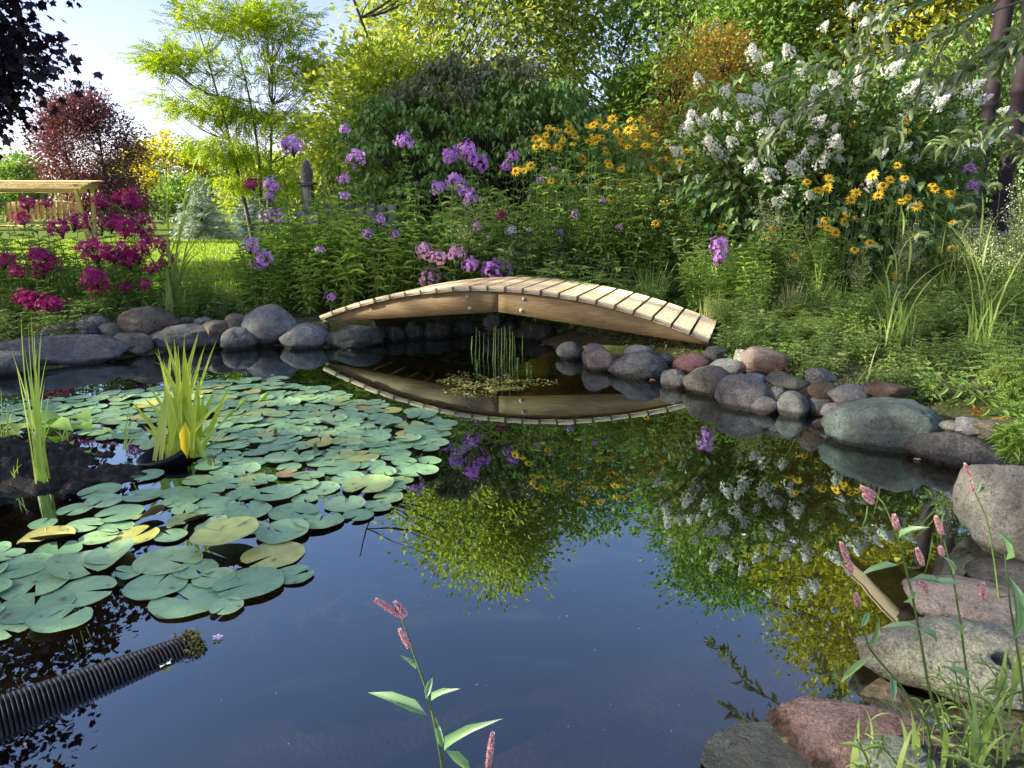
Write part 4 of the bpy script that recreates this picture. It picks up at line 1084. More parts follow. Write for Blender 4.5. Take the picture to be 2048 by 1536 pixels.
# ------------------------------------------------------------------ corrugated pipe
e1, e0 = onz(398, 1282), onz(-60, 1462)
dr = unit(e1 - e0); st = e1 - dr * 2.1
c0, c1 = A(st[0], st[1], .075), A(e1[0], e1[1], -.072)
nR = 200; pit = np.linalg.norm(c1 - c0) / nR; ss, rr = [], []
for k in range(nR):
    for q, r in ((0, .080), (.22, .090), (.62, .090), (.84, .080)): ss.append((k + q) / nR); rr.append(r)
ss, rr = np.array(ss), np.array(rr)
mb = MB(); tube(mb, c0 + (c1 - c0) * ss[:, None], rr, 26)
pipe = thing('corrugated_pipe', 'black corrugated drain pipe dipping into the water at lower left', 'pipe', c0)
put('pipe_body', mb.mesh('pipe_body', M['pot'], False), pipe, -c0 * 0)
pipe.children[0].matrix_parent_inverse = Matrix.Translation(Vector(-c0))
M['algae'] = plainmat('algae', (.10, .105, .02), (.25, .23, .06), 40, .8, .6, spec=.2)
mb = MB(); ng = 520; tt = 1 - np.abs(rng.normal(0, .011, ng)); an = rng.uniform(-.2, 3.3, ng); sd = unit(np.cross(c1 - c0, A(0, 0, 1))); ra = .0905 + rng.uniform(0, .006, ng)
Pg = c0 + (c1 - c0) * tt[:, None] + sd * (ra * np.cos(an))[:, None] + A(0, 0, 1) * (ra * np.sin(an))[:, None]
inst(mb, LEAF4, Pg, rng.normal(size=(ng, 3)), sd * np.cos(an)[:, None] + A(0, 0, 1) * np.sin(an)[:, None], rng.uniform(.006, .02, ng), rng.uniform(.004, .008, ng))
o = put('algae_film', mb.mesh('algae_film', M['algae'], True), pipe); o.matrix_parent_inverse = Matrix.Translation(Vector(-c0))

# ------------------------------------------------------------------ mare's-tail stems and algae mat below the bridge
M['mare'] = leafmat('marestail', [(.07, .12, .035), (.11, .17, .05)], .3, .03)
gq = onz(985, 705)
root = thing('marestail_plant', 'group of thin upright bristly water stems under the bridge', 'plant', gq)
for px, y0, y1 in [(950, 655, 718), (958, 662, 716), (966, 668, 712), (985, 655, 722), (990, 650, 728), (996, 658, 715), (1002, 655, 724), (1008, 652, 718), (1014, 660, 712), (1019, 650, 724), (1024, 664, 720), (975, 672, 716), (1044, 668, 700), (942, 672, 700), (1030, 672, 712)]:
    b, e = onz(px, y1), None; e = aty(px + rng.normal(0, 2), y0, b[1]); pts = np.array([b - A(0, 0, .05), (b + e) / 2 + A(.004, 0, 0), e]) - gq
    mb = MB(); tube(mb, pts, [.004, .0035, .0015], 4); k = 26; tt = rng.uniform(.15, 1, k)[:, None]; P = pts[0] * (1 - tt) + pts[2] * tt; aa = rng.uniform(0, 6.28, k)
    inst(mb, LEAF4, P, np.stack([np.cos(aa), np.sin(aa), np.full(k, .5)], 1), A(0, 0, 1), .016, .004); put('stem', mb.mesh('stem', M['mare']), root)
gq = onz(975, 770)
root = thing('algae_mat', 'pale green floating algae mat with small shoots under the bridge', 'algae')
mb = MB(); na = 3200; aa = rng.uniform(0, 6.28, na); rr_ = np.sqrt(rng.uniform(0, 1, na)) * (1 + .35 * np.sin(3 * aa + 1) + .2 * np.sin(7 * aa))
P = gq + np.stack([rr_ * np.cos(aa) * .34, rr_ * np.sin(aa) * .30, rng.uniform(-.022, .004, na)], 1)
inst(mb, LEAF4, P, np.stack([np.cos(aa * 7), np.sin(aa * 7), rng.normal(0, .1, na)], 1), A(0, 0, 1) + rng.normal(size=(na, 3)) * .25, rng.uniform(.02, .05, na), rng.uniform(.006, .014, na))
M['algae_leaf'] = leafmat('algae_thread', [(.09, .085, .02), (.15, .14, .035), (.24, .22, .07)], .2, .03)
put('mat', mb.mesh('mat', M['algae_leaf']), root, kind='stuff')
for px, py, h in ((1002, 735, .09), (1033, 738, .08), (1053, 745, .07), (952, 738, .07), (1060, 748, .06), (1015, 760, .05)):
    b = onz(px, py); mb = MB(); tube(mb, [b - A(0, 0, .03), b + A(.01, 0, h * .5), b + A(.005, 0, h)], [.005, .006, .002], 5)
    k = 40; tt = rng.uniform(0, 1, k)[:, None]; a2 = rng.uniform(0, 6.28, k)
    inst(mb, LEAF4, b + A(.005, 0, h) * tt, np.stack([np.cos(a2), np.sin(a2), np.full(k, .6)], 1), A(0, 0, 1), .022, .007); put('shoot', mb.mesh('shoot', M['mare']), root)

# ------------------------------------------------------------------ fallen petals
PET = {k: leafmat('petal_' + k, c, .3, .03) for k, c in {'white': [(.6, .6, .6), (.7, .66, .7)], 'lilac': [(.45, .28, .55), (.55, .38, .62)], 'magenta': [(.42, .02, .22), (.5, .05, .3)]}.items()}
for px, py, sz, cl, lb in [(330, 1330, .045, 'white', 'white fallen blossom resting against the black pipe'), (435, 1278, .035, 'lilac', 'pale lilac blossom floating off the pipe tip'), (1585, 1086, .03, 'lilac', 'lilac blossom floating on the tree reflection'), (1487, 1072, .02, 'white', 'pale blossom left of the lilac one on the tree reflection'),
        (470, 1150, .05, 'lilac', 'withered lilac petals between the front lily pads'), (746, 930, .03, 'white', 'white blossom near the two tone lily pad'), (545, 757, .035, 'lilac', 'lilac petal on the single far lily pad'), (1826, 901, .035, 'white', 'upper white petal at the foot of the green boulder'), (1834, 921, .04, 'white', 'lower white petal beside the dark wet boulder'),
        (1312, 758, .035, 'lilac', 'lilac blossom beside a brown leaf by the pale cobble'), (523, 690, .03, 'magenta', 'magenta petal at the waterline under the round boulder'), (573, 692, .03, 'magenta', 'magenta petal at the foot of the banded stone'), (550, 691, .03, 'lilac', 'lilac petals in front of the small dark stone'), (596, 696, .03, 'lilac', 'lilac petal at the waterline below the banded stone'), (508, 690, .03, 'lilac', 'pale petals at the corner of the blocky grey stone'), (640, 694, .025, 'lilac', 'lilac petal near the mossy stone'), (1085, 690, .04, 'lilac', 'pale petals caught under the right bridge half'),
        (700, 885, .03, 'lilac', 'lilac petal on the lily raft near its right rim'), (935, 790, .03, 'white', 'white petal on the algae mat'), (1010, 752, .03, 'white', 'pink white petal at the right of the algae mat')]:
    g = onz(px, py); mb = MB(); inst(mb, FLO5, [(0, 0, .0)], A(1, 0, 0), A(0, 0, 1), sz); z = .024 if 'lily' in lb else .005
    put('petal', mb.mesh('petal', PET[cl]), None, (g[0], g[1], z), (rng.normal(0, .1), rng.normal(0, .1), rng.uniform(0, 6)), label=lb, cat='petal')
mb = MB(); g = onz(1298, 762); inst(mb, LEAF8, [g], A(1, .2, .02), A(0, -.2, 1), .07, .03)
M['dead_leaf'] = leafmat('dead_leaf', [(.20, .09, .045), (.26, .13, .06)], .2, .05)
put('dead_leaf', mb.mesh('dead_leaf', M['dead_leaf'], True), label='brown fallen leaf floating by the pale oval cobble', cat='leaf')
# specks of pollen and dust on the still surface
mb = MB(); ns_ = 170; q = np.stack([rng.uniform(-1.6, 1.6, ns_), rng.uniform(1.25, 4.2, ns_)], 1); q = q[(pond_dist(q[:, 0], q[:, 1]) < -.1)]
inst(mb, LEAF4, np.c_[q, np.full(len(q), .0025)], np.c_[rng.normal(size=(len(q), 2)), np.zeros(len(q))], A(0, 0, 1), rng.uniform(.0015, .0045, len(q)), rng.uniform(.001, .003, len(q)))
put('pollen_specks', mb.mesh('pollen_specks', PET['white']), label='tiny pale specks drifting on the water', cat='specks', kind='stuff')
# ------------------------------------------------------------------ leafy filler plants
def add_stem(ms, ml, p0, p1, bow, r0, npair, L, asp, T=LEAF8, start=.12, droop=.35, whorl=2, jit=.25, taper=.55):
    pts = curve(p0, p1, bow, 8); tube(ms, pts, np.linspace(r0, r0 * .45, 8), 5)
    t = np.linspace(start, .97, npair); ph = rng.uniform(0, 6.28)
    P, D, S = [], [], []
    for k, q in enumerate(t):
        x = q * 7; i = min(6, int(x)); p = pts[i] + (pts[i + 1] - pts[i]) * (x - i)
        for w in range(whorl):
            a = ph + k * 1.57 + w * 2 * math.pi / whorl + rng.normal(0, jit)
            P.append(p); D.append((math.cos(a), math.sin(a), .45 - droop * (1 - q) * 1.5 + rng.normal(0, .18)))
            S.append(L * (1 - taper * abs(q - .5) * 1.6) * rng.uniform(.75, 1.2))
    S = np.array(S); D = np.array(D)
    inst(ml, T, P, D, unit(A(0, 0, 1) + D * -.2 + rng.normal(size=D.shape) * .12), S, S * asp)

def proto(name, label, h, nst, spread, npair, L, asp, leaf, T=LEAF8, r0=.005, whorl=2, droop=.35, stemmat='stem'):
    ms, ml = MB(), MB(); root = thing(name, label, 'plant')
    for k in range(nst):
        a = rng.uniform(0, 6.28); q = rng.uniform(.2, 1) ** .6
        b = A(math.cos(a), math.sin(a), 0) * spread * .30 * q; e = A(math.cos(a), math.sin(a), 0) * spread * q + A(0, 0, h * rng.uniform(.65, 1.05))
        add_stem(ms, ml, b - A(0, 0, .05), e, A(rng.normal(0, .03), rng.normal(0, .03), .02) * h, r0, npair, L, asp, T, whorl=whorl, droop=droop)
    put('stems', ms.mesh('stems', M[stemmat], True), root); put('foliage', ml.mesh('foliage', M[leaf]), root, kind='stuff')
    return root

PROTO = {}
used_proto = set()
def mk(key, n, **kw):
    PROTO[key] = [proto(label='x', **kw) for _ in range(n)]
mk('bright', 3, name='leafy_plant', h=.85, nst=12, spread=.30, npair=11, L=.145, asp=.26, leaf='bright_leaf')
mk('mid', 3, name='leafy_plant', h=.80, nst=13, spread=.30, npair=12, L=.10, asp=.28, leaf='weed_leaf')
mk('phloxg', 3, name='leafy_plant', h=.75, nst=12, spread=.28, npair=11, L=.11, asp=.27, leaf='phlox_leaf')
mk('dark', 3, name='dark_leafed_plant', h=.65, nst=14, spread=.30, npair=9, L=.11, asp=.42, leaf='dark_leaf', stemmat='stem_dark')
mk('fern', 3, name='ferny_weed', h=.34, nst=22, spread=.26, npair=5, L=.12, asp=.75, leaf='weed_leaf', T=FROND, r0=.003, whorl=3)
mk('fernd', 2, name='ferny_weed', h=.34, nst=22, spread=.26, npair=5, L=.12, asp=.75, leaf='phlox_leaf', T=FROND, r0=.003, whorl=3)
mk('low', 3, name='low_weed', h=.16, nst=26, spread=.22, npair=5, L=.05, asp=.5, leaf='weed_leaf', T=LEAF6, r0=.002, whorl=3)
# airy weed with tiny pale buds
def airy(leaf='weed_leaf'):
    ms, ml, mf = MB(), MB(), MB(); root = thing('airy_weed', 'x', 'plant')
    for k in range(4):
        e = A(rng.normal(0, .10), rng.normal(0, .10), rng.uniform(.75, 1.0)); b = A(rng.normal(0, .03), rng.normal(0, .03), -.05)
        add_stem(ms, ml, b, e, A(0, 0, .02), .004, 16, .07, .16, LEAF6, whorl=2)
        for j in range(20):
            q = rng.uniform(.5, 1); p = b + (e - b) * q; a = rng.uniform(0, 6.28); L = .17 * (1.25 - q) + .04
            t = p + A(math.cos(a) * L, math.sin(a) * L, L * .9); tube(ms, [p, (p + t) / 2 + A(0, 0, -.01), t], [.0016, .0012, .0008], 3)
            nb_ = 12; tt = rng.uniform(.3, 1.05, nb_)[:, None]; P = p + (t - p) * tt + rng.normal(size=(nb_, 3)) * .012
            inst(mf, LEAF4, P, rng.normal(size=(nb_, 3)) + A(0, 0, .6), rng.normal(size=(nb_, 3)), .013, .008)
    put('stems', ms.mesh('stems', M['stem'], True), root); put('foliage', ml.mesh('foliage', M[leaf]), root, kind='stuff'); put('flower_buds', mf.mesh('flower_buds', M['tinybud']), root, kind='stuff')
    return root
M['tinybud'] = leafmat('tiny_bud', [(.16, .20, .08), (.26, .28, .15), (.36, .37, .24)], .3, .02)
PROTO['airy'] = [airy() for _ in range(3)]
def grass_clump(h, nb_, spread, mat_, w=.009, bend=(.15, .6)):
    mb = MB(); root = thing('grass_clump', 'x', 'grass'); a = rng.uniform(0, 6.28, nb_)
    P = np.stack([np.cos(a), np.sin(a), np.zeros(nb_)], 1) * (rng.uniform(0, 1, nb_) ** .5 * spread)[:, None] - A(0, 0, .03); a2 = a + rng.normal(0, .7, nb_)
    blades(mb, P, np.stack([np.cos(a2), np.sin(a2), np.zeros(nb_)], 1), h * rng.uniform(.5, 1.05, nb_), w * rng.uniform(.6, 1.2, nb_), rng.uniform(*bend, nb_), 6, twist=.5)
    put('blades', mb.mesh('blades', mat_), root, kind='stuff'); return root
PROTO['grass'] = [grass_clump(.42, 70, .09, M['grass']) for _ in range(3)]
PROTO['grassfine'] = [grass_clump(.38, 110, .11, M['grass_dry'], .004, (.1, .5)) for _ in range(2)]

def bridge_clear(x, y, mrg=.12):
    w = A(x, y, 0) - A(mid[0], mid[1], 0); s, q = w @ u_, w @ v_
    return not (abs(s) < HALF + mrg and -mrg < q < WID + mrg)
def fill(key, npl, px0, px1, Y0, Y1, label, group, sc=(.8, 1.15), top=None, mind=.2, clear=.28):
    """scatter plants; top = photo row their tips should reach (callable of column) sets the size"""
    cnt = tries = 0; pts = []
    while cnt < npl and tries < 3000:
        tries += 1
        Y = rng.uniform(Y0, Y1); px = rng.uniform(px0, px1); x = (px - 1024) / FPX * Y / 1.0
        if pond_dist(x, Y) < clear or not bridge_clear(x, Y, .16): continue
        if any((x - a) ** 2 + (Y - b) ** 2 < mind ** 2 for a, b in pts): continue
        pts.append((x, Y)); cnt += 1
        pr = PROTO[key][int(rng.integers(len(PROTO[key])))]; s = rng.uniform(*sc); z = float(gz(x, Y))
        if top is not None:
            ht = max(.12, aty(px, top(px) + rng.uniform(-28, 95), Y)[2] - z)
            h0 = max(v[2] for c in pr.children for v in c.bound_box); s = ht / h0
        if pr.name not in used_proto:
            used_proto.add(pr.name); o = pr; o.location = (x, Y, z); o.rotation_euler = (0, 0, rng.uniform(0, 6.28)); o.scale = (s,) * 3; o['label'] = label; o['group'] = group
        else:
            o = dup(pr, (x, Y, z), rng.uniform(0, 6.28), label, group, s, rng.normal(0, .06, 2))
ip = lambda xs, ys: (lambda x: float(np.interp(x, xs, ys)))
fill('phloxg', 18, 350, 540, 6.3, 7.3, 'low leafy plant before the lawn gap', 'low plants before the lawn gap', top=ip([350, 420, 480, 540], [545, 555, 540, 500]), clear=.5, mind=.15)
fill('phloxg', 34, -120, 330, 6.7, 7.8, 'leafy green stems under the magenta phlox at left', 'foliage under the magenta phlox', top=ip([-100, 200, 330], [450, 465, 530]))
fill('fernd', 16, -60, 620, 5.9, 6.9, 'low ferny dark weed behind the left shore stones', 'low weeds behind the left stones', (.5, .8), top=ip([0, 300, 420, 620], [585, 600, 590, 570]), clear=.62)
fill('low', 22, -40, 640, 5.8, 7.2, 'low small leaved weed beside the left shore stones', 'small weeds at the left shore', (.8, 1.3), clear=.62)
fill('bright', 34, 480, 825, 6.9, 8.1, 'bright yellow green leafy plant left of the bridge middle', 'bright leafy stand left of the bridge', top=ip([480, 540, 640, 760, 850], [540, 440, 400, 390, 470]))
fill('phloxg', 14, 600, 960, 7.3, 8.4, 'green leafy plant among the tall lavender phlox', 'foliage under the lavender phlox', top=ip([600, 800, 960], [390, 385, 400]))
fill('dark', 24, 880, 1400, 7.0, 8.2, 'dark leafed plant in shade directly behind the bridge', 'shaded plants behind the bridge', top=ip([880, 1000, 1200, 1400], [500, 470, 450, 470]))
fill('mid', 26, 860, 1420, 7.3, 8.8, 'mid green leafy plant in the bed behind the bridge', 'green plants behind the bridge', top=ip([860, 1000, 1150, 1300, 1420], [410, 380, 350, 350, 390]))
fill('fern', 16, 1050, 1480, 6.6, 7.5, 'ferny green weed along the back edge of the bridge', 'ferny weeds behind the bridge', top=ip([1050, 1200, 1480], [545, 540, 580]))
fill('bright', 18, 1380, 1650, 6.2, 7.2, 'bright leafy weed right of the bridge end', 'bright weeds right of the bridge', top=ip([1380, 1500, 1580, 1640], [515, 455, 425, 480]))
fill('fern', 40, 1430, 1900, 5.2, 6.7, 'ferny green weed on the right bank', 'ferny weeds on the right bank', (.5, .9), top=ip([1430, 1600, 1830], [600, 590, 600]))
fill('low', 70, 1450, 2080, 3.9, 6.5, 'small leaved creeping weed on the right bank', 'creeping weeds on the right bank', (.6, 1.3), mind=.13)
fill('grassfine', 5, 1400, 1950, 5.6, 6.6, 'fine dry grass tuft on the right bank', 'fine grass on the right bank', (.6, 1.0))
fill('mid', 16, 1440, 1780, 5.7, 6.7, 'loose green weed on the right bank', 'loose weeds on the right bank', top=ip([1440, 1600, 1780], [545, 530, 545]))
fill('phloxg', 14, 1650, 2060, 5.0, 6.2, 'loose mid green weed among the right bank grasses', 'loose weeds among the grasses', top=ip([1650, 1850, 2060], [575, 545, 520]))
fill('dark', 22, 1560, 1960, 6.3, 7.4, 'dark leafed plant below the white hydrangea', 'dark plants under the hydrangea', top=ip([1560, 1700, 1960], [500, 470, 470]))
fill('airy', 4, 1520, 1640, 6.2, 7.0, 'airy pale budded weed left of the yellow daisies', 'airy weeds left of the daisies', top=ip([1520, 1640], [410, 400]))
fill('airy', 5, 1700, 1990, 5.4, 6.4, 'airy pale budded weed in front of the yellow daisies', 'airy weeds before the daisies', top=ip([1700, 1850, 1990], [470, 450, 360]))
fill('airy', 4, 1970, 2070, 4.8, 5.6, 'airy pale budded weed at the right photo edge', 'airy weeds at the right edge', top=ip([1970, 2070], [330, 320]))
fill('airy', 3, 930, 1040, 7.2, 7.7, 'airy brownish weed behind the bridge crest', 'airy weeds behind the bridge crest', top=ip([930, 1040], [410, 430]))
fill('grass', 8, 1290, 1460, 6.7, 7.5, 'green grass clump behind the right half of the bridge', 'grass behind the bridge', (.9, 1.5))
fill('mid', 14, 1850, 2120, 6.2, 7.6, 'leafy green weed near the porch step', 'weeds near the porch step', top=ip([1850, 2120], [480, 440]))
for k, pl in PROTO.items():
    for o in pl:
        if o.name not in used_proto:
            for c in list(o.children): bpy.data.objects.remove(c)
            bpy.data.objects.remove(o)
# small leaves carpeting the right bank and the bed edges
mb = MB(); nq = 120000; x = rng.uniform(-4.6, 5.2, nq); y = rng.uniform(1.0, 7.6, nq); d = pond_dist(x, y); dn = vnoise(np.stack([x, y, 0 * x], -1), 1.7) + .5 * vnoise(np.stack([x, y, 0 * x], -1), 5)
k = (d > np.where(x < .2, .55, .30)) & (d < 2.8) & (dn > -.25 + .25 * sstep(d, 0, .8) - .45 * sstep(d, .8, 2)) & ((y > 2.2) | (x > .9)); x, y = x[k], y[k]; nq = len(x)
P = np.stack([x, y, gz(x, y) + rng.uniform(0, .05, nq) * (.4 + .6 * (vnoise(np.stack([x, y, 0 * x], -1), 3) > 0))], 1); D = rng.normal(size=(nq, 3)) * A(1, 1, .3) + A(0, 0, .25)
inst(mb, LEAF6, P, D, A(0, 0, 1) + rng.normal(size=(nq, 3)) * .3, rng.uniform(.014, .040, nq), rng.uniform(.009, .022, nq))
put('ground_cover', mb.mesh('ground_cover', M['weed_leaf']), label='tiny creeping leaves covering the banks', cat='ground cover', kind='stuff')
# lawn blades where the lawn shows between the plants
mb = MB(); nq = 26000; y = 7.2 + 15 * rng.uniform(0, 1, nq) ** 1.6; x = (rng.uniform(-60, 660, nq) - 1024) / FPX * y
blades(mb, np.stack([x, y, gz(x, y) - .01], 1), rng.normal(size=(nq, 3)), rng.uniform(.04, .09, nq), .006 + .0007 * y, rng.uniform(.1, .6, nq), 2)
M['lawn_blade'] = leafmat('lawn_blade', [(.09, .17, .012), (.14, .24, .016), (.20, .30, .02)], .45, .03, .5, (1.1, 1.2, .3))
put('lawn_grass', mb.mesh('lawn_grass', M['lawn_blade']), label='short green lawn grass beyond the beds', cat='grass', kind='stuff')

# ------------------------------------------------------------------ phlox
PHC = {'magenta': [(.26, .008, .10), (.36, .012, .15), (.46, .03, .22)], 'lavender': [(.36, .16, .56), (.46, .23, .64), (.56, .34, .70)], 'violet': [(.36, .12, .54), (.46, .19, .62), (.54, .28, .68)], 'pink': [(.46, .17, .42), (.56, .28, .50), (.62, .40, .56)], 'white': [(.62, .62, .66), (.74, .74, .76)]}
PHM = {k: leafmat('phlox_' + k, c, .35, .02, .5, (1.1, .9, 1.05), gain=1.15 if k == 'magenta' else 1.6) for k, c in PHC.items()}
def phlox_head(seed, mat_):
    r = np.random.default_rng(seed); n_ = 78; mb = MB()
    d = unit(r.normal(size=(n_, 3)) * A(1, 1, .9) + A(0, 0, .35)); d[:, 2] = np.maximum(d[:, 2], -.45)
    P = d * A(.82, .82, .80) * r.uniform(.72, 1.08, (n_, 1)) * (1 + .22 * np.sin(3 * np.arctan2(d[:, 1], d[:, 0]) + seed))[:, None]
    inst(mb, FLO5, P, unit(np.cross(d, r.normal(size=(n_, 3)))), d + r.normal(size=(n_, 3)) * .22, r.uniform(.30, .42, n_))
    for k in range(16):
        e = P[k] * .95; tube(mb, [A(0, 0, -.85), A(0, 0, -.3) + e * .3, e], [.03, .022, .014], 3, m=1)
    return mb.mesh('flower_head', [mat_, M['stem_dark']])
PHH = {k: [phlox_head(s, v) for s in range(4)] for k, v in PHM.items()}
def phlox(label, colr, heads, Y, npair=9, L=.10, leaf='phlox_leaf', group=None, base=None, cat='flower'):
    X0 = np.mean([aty(h[0], h[1], Y)[0] for h in heads]) if base is None else base
    b0 = A(X0, Y, float(gz(X0, Y))); root = thing('phlox', label, cat, b0, 0, group)
    for hd in heads:
        c = aty(hd[0], hd[1], Y + rng.uniform(-.12, .12)) - b0; s = hd[2] / 2 / FPX * Y * (1.28 if colr == 'magenta' else 1.08) if len(hd) > 2 else .075
        b = A(c[0] * .35 + rng.normal(0, .05), c[1] * .4 + rng.normal(0, .05), -.05); ms, ml = MB(), MB(); e = c - A(0, 0, s * .7)
        add_stem(ms, ml, b, e, A(rng.normal(0, .02), 0, .03), .0048, max(4, int(npair * max(.35, c[2]) / .8)), L, .25, droop=.4)
        st_ = put('stem', ms.mesh('stem', M['stem'], True), root); put('foliage', ml.mesh('foliage', M[leaf]), st_, kind='stuff')
        put('flower_head', PHH[colr][int(rng.integers(4))], root, c, (rng.normal(0, .2), rng.normal(0, .2), rng.uniform(0, 6.28)), (s * 1.05, s * 1.05, s * rng.uniform(.85, 1.15)))
MG = 'magenta phlox in the left bed'
phlox('magenta phlox with small heads in front of the swing bench', 'magenta', [(56, 408, 32), (94, 406, 22), (44, 440, 32)], 7.4, group=MG)
phlox('tallest magenta phlox right of the swing post', 'magenta', [(205, 405, 36), (265, 401, 46), (236, 398, 22)], 7.0, group=MG)
phlox('magenta phlox with dense heads below the swing', 'magenta', [(118, 456, 44), (154, 444, 36)], 6.8, group=MG)
phlox('magenta phlox with broad joined heads left of the tall grass', 'magenta', [(226, 448, 40), (252, 455, 46), (282, 453, 44), (296, 476, 34)], 6.8, group=MG)
phlox('magenta phlox with heads over the lawn gap', 'magenta', [(243, 503, 38), (256, 520, 42), (277, 510, 42), (290, 492, 32), (225, 512, 36), (302, 538, 28)], 6.7, group=MG)
phlox('magenta phlox at the base of the tall arching grass', 'magenta', [(323, 490, 34), (337, 521, 36), (320, 530, 24)], 6.75, group=MG)
phlox('magenta phlox with a wide head under the joined heads', 'magenta', [(191, 504, 52), (172, 495, 30)], 6.6, group=MG)
phlox('magenta phlox with a long drooping head above the left stones', 'magenta', [(193, 563, 44), (183, 553, 34), (195, 585, 30)], 6.4, group=MG)
phlox('magenta phlox with a large loose head near the left edge', 'magenta', [(89, 524, 50), (78, 508, 36), (84, 545, 30)], 6.5, group=MG)
phlox('magenta phlox with round heads at the left photo edge', 'magenta', [(8, 521, 42), (39, 543, 32)], 6.45, group=MG)
phlox('magenta phlox drooping low over the long grey slab', 'magenta', [(48, 596, 38), (68, 606, 40), (92, 610, 40), (113, 613, 30)], 6.2, 6, group=MG)
phlox('small faded magenta phlox low above the brown boulder', 'magenta', [(250, 575, 24), (292, 569, 22)], 6.5, group=MG)
LV = 'lavender phlox in the beds'
phlox('lavender phlox with two round heads leaning over the round boulder', 'lavender', [(502, 492, 36), (527, 522, 46)], 6.75, group=LV)
phlox('lavender phlox with heads stacked beside the fence post', 'lavender', [(543, 434, 46), (543, 372, 40), (540, 394, 26)], 7.5, group=LV)
phlox('lavender phlox rising above the fence post finial', 'lavender', [(586, 294, 46), (572, 288, 26)], 7.9, group=LV)
phlox('dark pink small phlox left of the fence post', 'magenta', [(504, 369, 30)], 8.0, group=LV)
phlox('lavender phlox with a big oval head right of the fence post', 'lavender', [(713, 318, 40), (689, 359, 28), (690, 260, 22), (689, 393, 22)], 7.6, leaf='bright_leaf', group=LV)
phlox('single tall lavender phlox in front of the rounded bush', 'lavender', [(810, 285, 38)], 7.5, 12, leaf='bright_leaf', group=LV)
phlox('violet phlox with clustered heads against the dark bush', 'violet', [(904, 314, 42), (935, 300, 38), (957, 330, 42), (945, 318, 30)], 7.9, group=LV)
phlox('violet pink phlox near the left end of the daisies', 'violet', [(1027, 314, 30), (1013, 335, 26)], 8.0, group=LV)
phlox('lavender phlox with faded heads under the violet cluster', 'lavender', [(911, 364, 40), (877, 378, 36), (928, 384, 38), (942, 400, 34)], 7.6, group=LV)
phlox('small lavender phlox low beside the fence', 'lavender', [(625, 441, 22), (600, 430, 18)], 7.6, group=LV)
phlox('small dark magenta phlox above the white one', 'magenta', [(1003, 432, 24)], 7.5, group=LV)
phlox('white phlox with few blossoms behind the bridge crest', 'white', [(1022, 462, 24), (1058, 460, 14), (1070, 494, 16)], 7.4)
phlox('small lilac phlox scattered low behind the bridge middle', 'lavender', [(1150, 430, 16), (1205, 402, 14), (1240, 455, 16), (1120, 465, 14)], 7.35, group=LV)
phlox('pale pink phlox left of the white one', 'pink', [(955, 455, 24), (930, 470, 20), (975, 478, 18)], 7.35, group=LV)
phlox('loose lavender phlox between fence and bridge', 'lavender', [(760, 440, 24), (735, 470, 22), (790, 470, 20), (640, 500, 20)], 7.0, group=LV)
phlox('scattered small lilac phlox among the daisies', 'lavender', [(1109, 338, 12), (1082, 360, 16), (1178, 376, 14)], 7.8, group=LV)
PK = 'pink phlox leaning over the bridge'
phlox('pink phlox with three heads leaning left over the bridge', 'pink', [(848, 503, 38), (875, 516, 44), (912, 508, 36)], 6.98, group=PK)
phlox('violet pink phlox leaning onto the bridge crest', 'violet', [(941, 531, 34), (985, 541, 42), (1006, 542, 42)], 6.9, group=PK)
phlox('pale pink phlox touching the left bridge planks', 'pink', [(861, 558, 44)], 7.0, group=PK)
phlox('tiny lilac phlox at the left end of the bridge', 'lavender', [(661, 595, 24)], 7.0, 5, group=PK)
phlox('single violet phlox right of the bridge', 'violet', [(1437, 495, 40), (1440, 516, 34)], 6.15)
phlox('violet phlox at the foot of the porch posts', 'violet', [(1938, 340, 26), (1945, 372, 24)], 7.0)

# ------------------------------------------------------------------ yellow daisies (heliopsis)
M['ray'] = leafmat('daisy_ray', [(.62, .30, .008), (.72, .40, .012), (.78, .48, .02)], .3, .02, .5, (1, .85, .3), gain=1.5)
M['disc'] = plainmat('daisy_disc', (.10, .045, .008), (.28, .15, .02), 90, .8, .4)
def daisy_mesh(seed, cup):
    r = np.random.default_rng(seed); mb = MB(); n_ = 13; a = np.arange(n_) / n_ * 6.283 + r.normal(0, .06, n_); D = np.stack([np.cos(a), np.sin(a), cup + r.normal(0, .12, n_)], 1)
    inst(mb, LEAF6, D * A(.18, .18, 0), D, np.tile(A(0, 0, 1), (n_, 1)), r.uniform(.72, .92, n_), r.uniform(.24, .32, n_))
    v, f = sphere(10, 6); mb.add(v * A(.26, .26, .18) + A(0, 0, .08), f, 1); return mb.mesh('flower_head', [M['ray'], M['disc']])
DAI = [daisy_mesh(s, c) for s, c in enumerate((.05, .2, -.1, .35, .1, -.25))]
